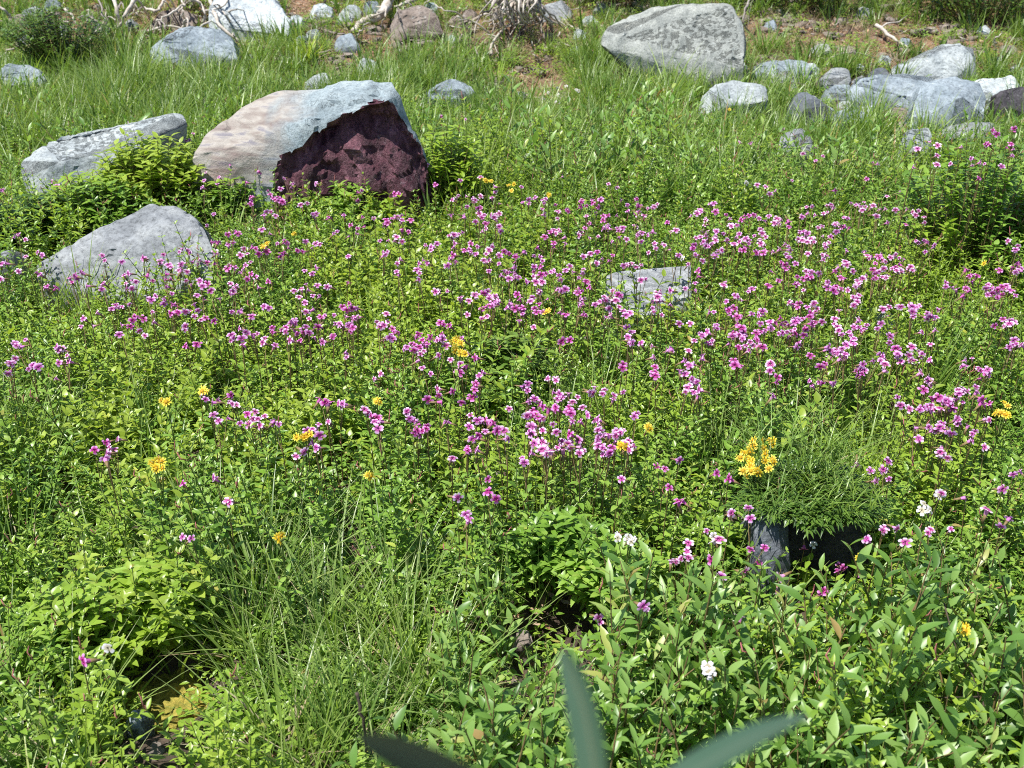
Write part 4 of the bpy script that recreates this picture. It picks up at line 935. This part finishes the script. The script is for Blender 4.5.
tile(342, 200, .334, "5,45 25,75 40,100 18,168 18,245 62,50 95,55 130,75 165,50 180,60 205,60 180,85 163,110 155,120 125,165 165,190 172,225 135,155 230,190 240,180 250,135 270,140 265,150 285,130 320,105 340,105 330,115 340,185 320,175 365,150 385,130 400,65 370,50 375,20 425,45 445,45 460,55 430,70 470,80 400,0 430,85 405,140 440,150 450,140 440,212 440,180 425,180 470,190 500,160 520,165 545,155 520,185 520,230 500,235 475,225 500,215 575,200 600,182 575,215 610,220 625,215 580,245 590,270 650,225 655,240 655,265 670,210 710,232 740,260 715,275 720,295 720,310 725,343 668,343 290,272 315,272 355,290 400,290 435,275 440,295 465,300 420,325 445,315 460,310 375,343 420,355 510,320 500,310 570,292 577,325 590,310 540,340 530,295 573,380 683,418 647,265 635,90 640,100 670,110 670,128 715,95 740,115 780,85 800,80 825,85 845,95 830,110 885,105 915,105 895,125 935,130 940,145 965,135 985,95 1010,90 745,160 762,190 800,180 810,165 865,190 880,200 1008,165 650,35 675,30 645,55 715,20 740,70 735,45 760,40 795,45 820,45 855,15 880,40 890,15 915,25 935,20 905,45 875,75 560,10 605,10 910,237 785,290 810,300 800,325 800,350 850,345 820,300 780,300 955,270 945,290 950,300 930,300 980,310 1010,370 935,335 865,395 855,410 870,425 985,450 970,450 935,470 935,515 840,503 842,575 743,575 785,570 780,580 875,648 840,690 825,700 40,320 15,330 10,350 35,355 50,350 20,375 35,385 5,375 115,370 125,375 105,365 155,395 130,415 150,415 210,430 195,440 230,440 215,450 235,460 230,400 265,410 300,415 285,420 290,465 325,478 355,490 350,515 305,372 320,375 397,472 13,470 115,520 0,610 265,520 410,525 400,550 395,555 390,590 285,565 290,585 300,605 75,635 95,650 85,645 105,665 215,660 235,670 225,690 240,690 232,700 405,660 430,660 435,670 410,705 400,710 375,740 380,750 310,660 465,690 485,690 195,632 500,625 545,560 555,570 615,535 640,540 630,575 650,580 660,590 560,605 590,610 575,630 600,620 620,625 640,625 575,645 590,650 565,680 560,690 690,605 680,620 685,640 690,660 735,645 765,670 770,690 770,710 590,715 600,725 610,740 650,735 645,740 680,730 710,720 715,740 680,700 800,700 825,695 770,735 805,745 850,715 860,730 875,735 620,755 800,755")
tile(682, 200, .334, "45,40 70,55 30,45 100,35 95,10 68,75 70,60 145,55 145,75 165,75 190,45 215,45 230,55 260,48 285,55 288,65 315,65 320,80 355,45 360,50 390,20 420,78 460,72 480,80 445,110 430,140 420,165 435,165 375,100 370,110 385,115 375,125 360,120 395,125 310,130 320,140 325,150 240,100 250,110 235,130 245,150 230,158 270,155 200,130 190,115 155,130 175,150 160,110 100,90 75,100 60,90 55,110 70,120 100,120 90,130 80,140 60,130 120,150 40,165 110,155 45,228 10,265 135,245 435,35 455,20 505,10 530,10 545,5 540,30 550,20 580,45 570,20 595,25 610,25 640,30 675,25 690,35 700,45 725,50 735,15 495,55 700,122 733,125 757,135 728,155 545,155 555,165 570,170 560,175 600,180 610,185 640,200 630,205 655,212 685,200 690,210 640,165 580,220 600,230 590,215 610,232 490,185 485,195 470,200 525,240 540,235 530,250 520,260 475,232 515,290 525,305 515,315 435,262 440,255 460,275 340,190 320,200 310,205 345,230 365,235 385,230 410,220 380,215 290,240 260,255 210,265 165,290 175,300 160,285 350,310 345,320 375,320 405,325 400,335 655,320 620,320 690,320 700,320 690,335 735,340 745,350 760,350 865,225 885,225 950,210 975,122 998,150 990,200 1010,195 1015,205 1000,220 800,260 820,265 850,265 865,270 790,260 910,265 930,265 945,270 960,260 975,265 985,270 930,280 970,360 980,370 965,375 970,380 995,420 990,435 980,440 1000,430 95,335 140,330 145,340 160,345 105,385 55,400 60,405 75,395 90,420 65,410 170,370 180,380 185,395 155,400 180,415 190,435 215,435 225,420 240,440 205,425 210,340 230,345 235,370 250,390 245,395 265,385 280,365 295,370 290,400 315,395 320,375 330,355 345,360 350,350 360,355 340,400 330,390 320,405 365,405 310,370 345,440 385,465 390,370 400,365 455,370 465,380 470,390 515,380 530,380 545,385 500,395 505,405 515,415 515,430 445,450 440,440 460,450 475,455 480,445 465,460 585,385 720,395 600,470 595,480 610,510 640,445 645,460 645,470 680,465 685,480 710,455 720,460 535,505 540,520 530,525 475,475 415,500 265,485 265,495 155,480 155,490 60,463 10,480 20,495 30,490 10,520 30,535 45,545 35,575 10,575 20,555 285,545 390,555 410,545 455,550 655,615 740,540 745,555 880,560 840,500 850,495 895,510 910,515 920,520 770,590 785,600 800,600 825,570 830,580 820,600 840,605 790,610 805,610 745,615 750,625 735,620 895,600 905,610 920,608 910,655 825,655 825,670 695,683 740,680 750,690 805,700 800,690 870,700 775,755 905,740")
tile(300, 0, .334, "47,550 240,465 240,485 235,475 380,495 405,552 480,540 455,597 520,597 540,530 580,560 585,575 575,590 663,560 475,585 735,595 740,598 685,598 788,527 923,550 950,562 420,350 495,357 845,598 875,598 900,597 185,570 170,575 295,580")
tile(0, 0, .334, "523,367 548,390 578,398 558,420 568,420 533,437 155,543 170,555 5,568 380,368 615,515 610,540 655,530 650,550 605,560 690,490 705,500 733,488 735,547 780,515 815,495 810,480 850,535 800,570 870,560 875,550 945,550 835,590 840,598 825,598 750,590")
tile(682, 0, .334, "300,385 170,427 205,428 403,440 362,460 400,480 423,467 570,485 588,490 508,440 330,540 553,535 745,425 765,435 705,445 930,390 943,402 908,430 915,432 995,385 1000,395 970,440 985,430 995,445 990,465 840,440 865,475 895,485 905,490 870,495 763,492 803,490 690,500 957,498 890,532 765,465 225,553 250,558 278,570 655,575 460,570")
tile(0, 450, .414, "258,8 520,70 515,66 545,122 552,126 440,80 440,210 462,213 715,15 735,5 345,600 200,510")
tile(342, 450, .414, "265,20 303,0 435,20 505,0 573,8 645,10 353,70 280,115 352,100 372,118 307,165 300,155 780,45 790,90 812,122 675,70 795,265 805,270 820,262 733,383 728,377 623,415 620,405")
tile(682, 450, .414, "85,55 112,68 60,195 90,215 120,152 160,140 165,165 15,225 15,260 12,245 70,265 165,240 200,235 150,295 185,272 95,305 0,122 235,308 225,340 295,240 382,280 375,290 390,285 435,305 342,340 337,346 490,188 485,195 520,190 540,223 445,215 600,192 595,200 650,190 738,142 685,115 770,185 790,165 627,105 470,75 455,50 500,70 485,48 625,12 775,95 815,50 800,60 140,400")
PALEZ = [(775, 470), (900, 255), (925, 495), (620, 215), (565, 430), (1005, 515), (945, 520), (760, 210)]
DEEPZ = [(800, 560), (770, 345), (410, 430), (620, 605), (480, 505), (330, 230), (240, 480), (110, 440), (560, 260)]
rf = random.Random(21)
def blossom(rnd, mat, r=.0104):
    m = MB()
    # tube and calyx behind, five rounded lobes in front, facing +Y
    k = 8
    def ring(y, q): return [Vector((math.cos(2*math.pi*i/k)*q, y, math.sin(2*math.pi*i/k)*q)) for i in range(k)]
    R0, R1, R2 = ring(-.026, .0025), ring(-.012, .0042), ring(0, .0058)
    vs = R0+R1+R2; fs = [(a*k+i, a*k+(i+1) % k, (a+1)*k+(i+1) % k, (a+1)*k+i) for a in range(2) for i in range(k)]
    m.add(vs, fs, .5, [0.45]*len(vs))
    m.add([Vector((0, -.006, 0))] + ring(-.001, .006), [(0, 1+(i+1) % k, 1+i) for i in range(k)], .5, [0.0]*(k+1))
    m.tube([(0, -.036, 0), (0, -.024, 0), (0, -.014, 0)], [.0022, .0036, .0045], 6, mi=1)
    for a, L, wd in [(58, 1.0, .85), (122, 1.0, .85), (188, .95, .8), (270, 1.1, .95), (352, .95, .8)]:
        a = rad(a + rnd.uniform(-8, 8)); d = Vector((math.cos(a), rnd.uniform(-.15, .25), math.sin(a)))
        m.leaf(d*.004, d, (0, 1, 0), r*L*rnd.uniform(.9, 1.1), r*wd*1.15, 4, fold=rnd.uniform(-.25, .1), curl=rnd.uniform(.0, .35), shape='lobe', rnd=rnd)
    return m.mesh('blossom', [mat, M['redstem']])
BL = [[blossom(rf, PET[c]) for i in range(4)] for c in range(3)]
BW = [blossom(rf, M['white'], .015) for i in range(2)]
def composite(rnd, r=.0105, mat='yellow'):
    m = MB()
    for i in range(10):
        a = 2*math.pi*i/10 + rnd.uniform(-.15, .15); d = Vector((math.cos(a), .25 + rnd.uniform(-.2, .2), math.sin(a)))
        m.leaf(d*.003, d, (0, 1, 0), r*rnd.uniform(.8, 1.1), r*.45, 3, fold=-.1, curl=.15, shape='lobe', rnd=rnd)
    v = [Vector((math.cos(k*1.047)*.0045, .003, math.sin(k*1.047)*.0045)) for k in range(6)] + [Vector((0, .007, 0))]
    m.add(v, [(i, (i+1) % 6, 6) for i in range(6)], .5, [.1]*7)
    m.tube([(0, -.008, 0), (0, -.002, 0), (0, .002, 0)], [.002, .005, .005], 6, mi=1)
    return m.mesh('yellow head', [M[mat], M['stem']])
BY = [composite(rf) for i in range(3)]
def face(rnd, up=.65):
    """turn +Y of a blossom towards the light and mostly towards the open side"""
    d = Vector((rnd.gauss(-.15, .7), rnd.gauss(-.55, .5), rnd.gauss(up, .35))).normalized()
    q = d.to_track_quat('Y', 'Z'); return (q @ Euler((0, rnd.uniform(-.35, .35), 0)).to_quaternion()).to_euler()
def head_h(px, py): return .315*canopy_scale(px, py) + .02
# blossoms that share one stalk
left = sorted(FL, key=lambda q: -q[1]); plants = []
while left:
    a = left.pop(0); g = [a]; lim = 5.5 + a[1]*.012
    for b in sorted(left, key=lambda q: math.hypot(q[0]-a[0], q[1]-a[1])):
        if len(g) < 4 and math.hypot(b[0]-a[0], b[1]-a[1]) < lim + (3 if len(g) < 2 else 0): g.append(b)
    for b in g[1:]: left.remove(b)
    plants.append(g)
plants.sort(key=lambda g: -g[0][1])
print('flower plants', len(plants), 'blossoms', len(FL))
LM = [(330, 195, 'the maroon-faced boulder'), (130, 255, 'the grey wedge boulder'), (648, 290, 'the low streaked slab'), (888, 315, 'the small bluish-white stone'), (965, 195, 'the tall right-edge bush'),
      (808, 540, 'the black hollow'), (755, 457, 'the largest yellow flower cluster'), (457, 345, 'the middle yellow flower cluster'), (303, 440, 'the yellow flowers left of centre'),
      (157, 466, 'the left yellow flowers'), (562, 606, 'the bottom centre hollow'), (624, 538, 'the white flower head'), (1002, 410, 'the yellow flowers at right edge'), (835, 430, 'the right grass swathe'),
      (798, 140, 'the dull rounded stone'), (918, 141, 'the pale stone under boulders'), (515, 187, 'the yellow flowers beside the boulder'), (162, 670, 'the bottom left hollow'), (278, 537, 'the lone low yellow flower'),
      (100, 150, 'the tilted slab'), (510, 380, 'the shadowed central leafy clump'), (20, 255, 'the small left edge stone'), (700, 235, 'the upper right flower field')]
LM.pop()
COLN = ['deep pink', 'pink', 'pale pink']; NUM = ['', 'one blossom', 'two blossoms', 'three blossoms', 'four blossoms']
ORD = ['', 'nearest', 'second nearest', 'third nearest', 'fourth nearest', 'fifth nearest', 'sixth nearest', 'seventh nearest', 'eighth nearest', 'ninth nearest', 'tenth nearest', 'eleventh nearest', 'twelfth nearest']
rest = MB()
recs = []
def put_flowers(g, c, blist, stems_only=False):
    pass
def stalk(g, heads, seed, leafmat='leafA', nleaf=3, L=.05, W_=.02, r=.0021):
    """stem mesh and leaf mesh (local to base) reaching every head"""
    rr = random.Random(seed)
    S, Lf = MB(), MB()
    fork = None
    for i, h in enumerate(heads):
        if i == 0:
            P = [Vector((0, 0, 0)), Vector((h.x*.2, h.y*.2, h.z*.35)), Vector((h.x*.55, h.y*.55, h.z*.7)), h]
            fork = P[2]
            S.tube(P, [r, r*.9, r*.75, r*.45], 5, cap=False)
            b = rr.uniform(0, 6)
            for k in range(nleaf):
                t = .35 + .55*k/max(1, nleaf); q = P[1].lerp(P[2], min(1, (t-.35)/.35)) if t < .7 else P[2].lerp(P[3], (t-.7)/.3)
                b += 1.57
                for e_ in (0, math.pi):
                    el = rr.uniform(.2, .7); Lf.leaf(q, (math.cos(b+e_)*math.cos(el), math.sin(b+e_)*math.cos(el), math.sin(el)), (0, 0, 1), L*rr.uniform(.7, 1.1)*(1-.3*t), W_*rr.uniform(.8, 1.1)*(1-.3*t), 4, fold=.3, curl=.3, rnd=rr)
        else:
            mid = fork.lerp(h, .5) + Vector((0, 0, -.01)); S.tube([fork, mid, h], [r*.7, r*.55, r*.4], 5, cap=False)
    return S, Lf
YB = at(972, 258, .1).y - .32
for gi, g in enumerate(plants):
    px, py = g[0]
    pz = min(math.hypot(px-a, py-b) for a, b in PALEZ); dz = min(math.hypot(px-a, py-b) for a, b in DEEPZ)
    w_ = [.22 + .5*(dz < 60), .5, .25 + .6*(pz < 70)]
    c = rf.choices([0, 1, 2], w_)[0]
    onbush = px > 905 and 120 < py < 205
    H = [aty(x, y, YB + (200-y)*.004) if onbush else at(x, y, head_h(x, y) + rf.uniform(-.015, .03)) for x, y in g]
    b0 = H[0] + Vector((rf.uniform(-.03, .03), rf.uniform(.0, .04), 0)); base = Vector((b0.x, b0.y, T(b0.x, b0.y)))
    heads = [h - base for h in H]
    if gi < 300:
        lx, ly, ln = min(LM, key=lambda q: math.hypot(q[0]-px, q[1]-py))
        dx, dy = px-lx, py-ly
        rel = ('right of' if dx > 0 else 'left of') if abs(dx) > abs(dy) else ('below' if dy > 0 else 'above')
        e = empty('wildflower', base)
        S, Lf = stalk(g, heads, 1000+gi)
        link('stem', S.mesh('wildflower stem', [M['redstem']]), e); link('leaves', Lf.mesh('wildflower leaves', [M['leafA']]), e)
        for h in heads:
            q = rf.uniform(.68, 1.2); link('blossom', rf.choice(BL[c]), e, loc=h, rot=face(rf), scale=(q*1.18, q, q*.82))
        recs.append((e, c, len(heads), rel, ln, math.hypot(dx, dy)))
    else:
        S, Lf = stalk(g, heads, 1000+gi, nleaf=2)
        rest.add([Vector(v)+base for v in S.v], S.f, .5, S.t, 3); 
        n0 = len(rest.a); rest.add([Vector(v)+base for v in Lf.v], Lf.f, .5, Lf.t, 4); rest.a[n0:] = Lf.a
        for h in heads:
            me = rf.choice(BL[c]); mt = Matrix.LocRotScale(h+base, face(rf), Vector((1.18, 1, .82))*rf.uniform(.68, 1.2))
            rest.add([mt @ v.co for v in me.vertices], [tuple(p.vertices) for p in me.polygons], .5, [d.value for d in me.attributes['t'].data])
            mi = [c if p.material_index == 0 else 3 for p in me.polygons]; rest.m[-len(mi):] = mi
byk = {}
for r_ in recs: byk.setdefault(r_[1:5], []).append(r_)
for k, L_ in byk.items():
    L_.sort(key=lambda q: q[5])
    for i, r_ in enumerate(L_):
        o = ORD[min(i+1, 12)] if len(L_) > 1 else 'standing'
        tag(r_[0], '%s wildflower with %s, %s %s %s' % (COLN[k[0]], NUM[k[1]], o, k[2], k[3]), 'wildflower', 'pink wildflowers spread over the meadow')
if rest.v:
    tag(link('distant_wildflowers', rest.mesh('distant wildflowers', PET + [M['redstem'], M['leafA']])), 'small pink wildflowers massed across the farther part of the meadow', 'wildflowers', kind='stuff')
# yellow and white flowers
YL = [(757, 458, 17, 19, 26, 'largest yellow flower cluster, above the overhanging turf'), (457, 346, 8, 8, 12, 'yellow flower cluster in the middle of the meadow'), (303, 439, 8, 7, 8, 'yellow flower cluster left of centre'),
      (157, 466, 7, 5, 6, 'yellow flower cluster at the left, above the darkest herbs'), (278, 537, 4, 3, 3, 'small yellow flower low on the left half'), (1002, 410, 8, 7, 8, 'yellow flower cluster at the right edge'),
      (267, 245, 7, 3, 5, 'yellow flowers right of the grey wedge boulder'), (295, 232, 3, 2, 2, 'tiny yellow flower below the maroon-faced boulder'), (486, 182, 5, 4, 4, 'yellow flowers right of the maroon-faced boulder'),
      (513, 187, 5, 4, 4, 'second yellow flower cluster right of the maroon-faced boulder'), (547, 196, 3, 3, 2, 'small yellow flower right of two yellow clusters'), (207, 390, 5, 3, 3, 'yellow flower above the left yellow clusters'),
      (165, 400, 4, 3, 3, 'pale yellow flower at the left above the herbs'), (862, 557, 3, 3, 2, 'orange-yellow flower just right of the black hollow'), (964, 628, 4, 4, 3, 'yellow flower alone among leaves at lower right'),
      (377, 401, 4, 3, 3, 'faint yellow flower left of the pink central patch'), (625, 446, 5, 3, 4, 'yellow flowers at the lower right of the pink central patch'), (549, 313, 3, 3, 2, 'tiny yellow flower left of the low streaked slab'),
      (485, 98, 3, 2, 2, 'orange-yellow flower at the foot of the bare patch'), (730, 110, 3, 2, 2, 'tiny yellow flower before the pale-topped stone'), (648, 427, 3, 2, 2, 'small yellow flower below the low streaked slab'),
      (370, 475, 3, 2, 2, 'tiny yellow flower left of the small pink group'), (985, 265, 2, 2, 1, 'tiny yellow flower below the tall right-edge bush')]
for i, (px, py, rx, ry, n, lab) in enumerate(YL):
    hh = .33*canopy_scale(px, py) + .03
    H = [at(px + rf.uniform(-rx, rx), py + rf.uniform(-ry, ry), hh) for k in range(n)]
    b0 = at(px, py, hh); base = Vector((b0.x, b0.y + .03, T(b0.x, b0.y)))
    e = empty('yellow_wildflower', base); heads = [h - base for h in H]
    S, Lf = stalk(None, heads, 3000+i, nleaf=4, L=.06, W_=.016)
    link('stem', S.mesh('yellow wildflower stem', [M['stem']]), e); link('leaves', Lf.mesh('yellow wildflower leaves', [M['leafA']]), e)
    for h in heads: link('flower_head', rf.choice(BY), e, loc=h, rot=face(rf, .9), scale=rf.uniform(.85, 1.2))
    tag(e, lab, 'wildflower', 'yellow wildflowers')
WL = [(624, 538, 9, 4, 7, 'white flower head alone above the bottom centre hollow'), (711, 671, 4, 4, 6, 'small round white flower low at the right of centre'), (925, 507, 6, 4, 4, 'white flower right of the black hollow'), (682, 257, 3, 2, 2, 'white speck of a flower by the streaked slab'),
      (941, 493, 5, 4, 3, 'whitish flower, upper one of two at the right'), (717, 538, 6, 4, 4, 'whitish flower left of the black hollow'), (560, 95, 20, 9, 9, 'scattered tiny bluish-white flowers in grass below the lone boulder'),
      (107, 646, 2, 2, 1, 'tiny white flower beside the bottom left hollow'), (745, 183, 4, 3, 2, 'tiny white flower below the dull rounded stone'), (813, 545, 2, 2, 1, 'tiny white flower before the black hollow')]
for i, (px, py, rx, ry, n, lab) in enumerate(WL):
    hh = .31*canopy_scale(px, py) + .03
    H = [at(px + rf.uniform(-rx, rx), py + rf.uniform(-ry, ry), hh) for k in range(n)]
    b0 = at(px, py, hh); base = Vector((b0.x, b0.y + .03, T(b0.x, b0.y))); e = empty('white_wildflower', base); heads = [h - base for h in H]
    S, Lf = stalk(None, heads, 4000+i, nleaf=3)
    link('stem', S.mesh('white wildflower stem', [M['stem']]), e); link('leaves', Lf.mesh('white wildflower leaves', [M['leafA']]), e)
    for h in heads: link('blossom', rf.choice(BW), e, loc=h, rot=face(rf, .7), scale=rf.uniform(.5, .8))
    tag(e, lab, 'wildflower', 'white wildflowers')

# ------------------------------------------------------------------ single leafy shoots nearest the camera
SH = []
for i in range(6):
    rr = random.Random(400+i); m = sprig(rr.uniform(.30, .40), rr.randint(9, 12), .088, .030, rr, alt=True, up=.6, shape='oval', seg=6, stem_r=.003)
    S, Lf = MB(), MB()
    for src, dst in ((1, S), (0, Lf)):
        idx = [k for k, q in enumerate(m.m) if q == src]; used = sorted({v for k in idx for v in m.f[k]}); mp = {v: j for j, v in enumerate(used)}
        dst.add([m.v[v] for v in used], [tuple(mp[v] for v in m.f[k]) for k in idx], .5, [m.t[v] for v in used]); dst.a = [m.a[v] for v in used]
    SH.append((S.mesh('shoot stem', [M['redstem']]), Lf.mesh('shoot leaves', [M['leafB']])))
rr = random.Random(55); cnt = 0
while cnt < 90:
    px, py = rr.uniform(440, 1030), rr.uniform(660, 860)
    if px < 640 and py < 745: continue
    g = at(px, py, .0)
    e = empty('leafy_shoot', (g.x, g.y, T(g.x, g.y)), rr.uniform(0, 6.28)); s = rr.uniform(.75, 1.05); e.scale = (s, s, s)
    e.rotation_euler = (rr.gauss(0, .15), rr.gauss(0, .15), rr.uniform(0, 6.28))
    a, b = rr.choice(SH); link('stem', a, e); link('leaves', b, e); cnt += 1
    tag(e, 'one of the grey-green oval-leaved shoots crowding the lower right', 'leafy shoot', 'oval-leaved shoots at the lower right')

# ------------------------------------------------------------------ the out-of-focus sprig close to the camera
e = empty('broadleaf_plant', (.05, .22, T(.05, .22)))
def P_(px, py, d): return ray(px, py)*d + Vector((0, 0, CAM_H)) - e.location
top = P_(560, 900, .50)
m = MB(); m.tube([(0, 0, 0), (0.01, .03, .5), (.0, .08, 1.0), top], [.006, .0055, .0045, .003], 8); link('stem', m.mesh('sprig stem', [M['redstem']]), e)
def big_leaf(a, b, c, wd, up, curl_fold=.15):
    a, b, c = Vector(a), Vector(b), Vector(c); n = 14; vs, fs, ts = [], [], []
    for i in range(n+1):
        t = i/n; p = a*(1-t)**2 + b*2*t*(1-t) + c*t*t; d = ((b-a)*(1-t) + (c-b)*t).normalized()
        s_ = d.cross(Vector(up)).normalized(); nn = s_.cross(d); w_ = wd*.5*max(.03, math.sin(math.pi*min(1, t**1.15*.95+.02))**.62)
        for k in (-1, -.5, 0, .5, 1): vs.append(p + s_*(w_*k) + nn*(abs(k)*w_*curl_fold)); ts.append(t)
    for i in range(n):
        for k in range(4): fs.append((i*5+k, i*5+k+1, (i+1)*5+k+1, (i+1)*5+k))
    m = MB(); m.add(vs, fs, .4, ts); m.a = [(.95 if q % 5 == 2 else .30 + .25*(nz(vs[q].x*60, vs[q].y*60, vs[q].z*25))) for q in range(len(vs))]; return m.mesh('sprig leaf', [M['leafN']])
M['leafN'] = leaf_mat('near blue green leaf', (0.015, 0.045, 0.024), (0.04, 0.088, 0.05), (0.06, 0.11, 0.068), rough=.45, transl=.12)
link('leaf', big_leaf(P_(596, 880, .50), P_(606, 740, .52), P_(562, 652, .56), .025, (-.8, -.5, .35)), e)
link('leaf', big_leaf(P_(560, 890, .48), P_(690, 752, .50), P_(806, 716, .54), .022, (0, .35, .9)), e)
link('leaf', big_leaf(P_(600, 880, .47), P_(455, 752, .50), P_(362, 742, .52), .060, (0, -.9, -.28)), e)
link('leaf', big_leaf(top + Vector((0, 0, -.10)), top + Vector((-.07, -.03, -.08)), top + Vector((-.13, -.05, -.14)), .03, (0, 0, 1)), e)
link('leaf', big_leaf(top + Vector((0, 0, -.18)), top + Vector((.07, -.04, -.15)), top + Vector((.14, -.05, -.20)), .03, (0, 0, 1)), e)
tag(e, 'out-of-focus blue-green broad-leaved sprig at the bottom edge, closest to the camera', 'plant')

# look-alikes told apart by their place from left to right
seen = {}
for o in col.objects:
    if o.parent is None and o.get('category') and o['category'] != 'leafy shoot': seen.setdefault(o['label'], []).append(o)
NTH = ['leftmost', 'second from left', 'third from left', 'fourth from left', 'fifth from left', 'sixth from left', 'seventh from left', 'eighth from left', 'ninth from left', 'tenth from left', 'eleventh from left', 'twelfth from left', 'thirteenth from left', 'fourteenth from left', 'fifteenth from left', 'sixteenth from left', 'seventeenth from left']
for lab, os_ in seen.items():
    if len(os_) < 2: continue
    os_.sort(key=lambda o: project(o.location)[0])
    for i, o in enumerate(os_):
        o['label'] = (('leftmost', 'rightmost')[i] if len(os_) == 2 else 'rightmost' if i == len(os_)-1 else NTH[min(i, 16)]) + ' ' + lab.replace('lying loose ', '')
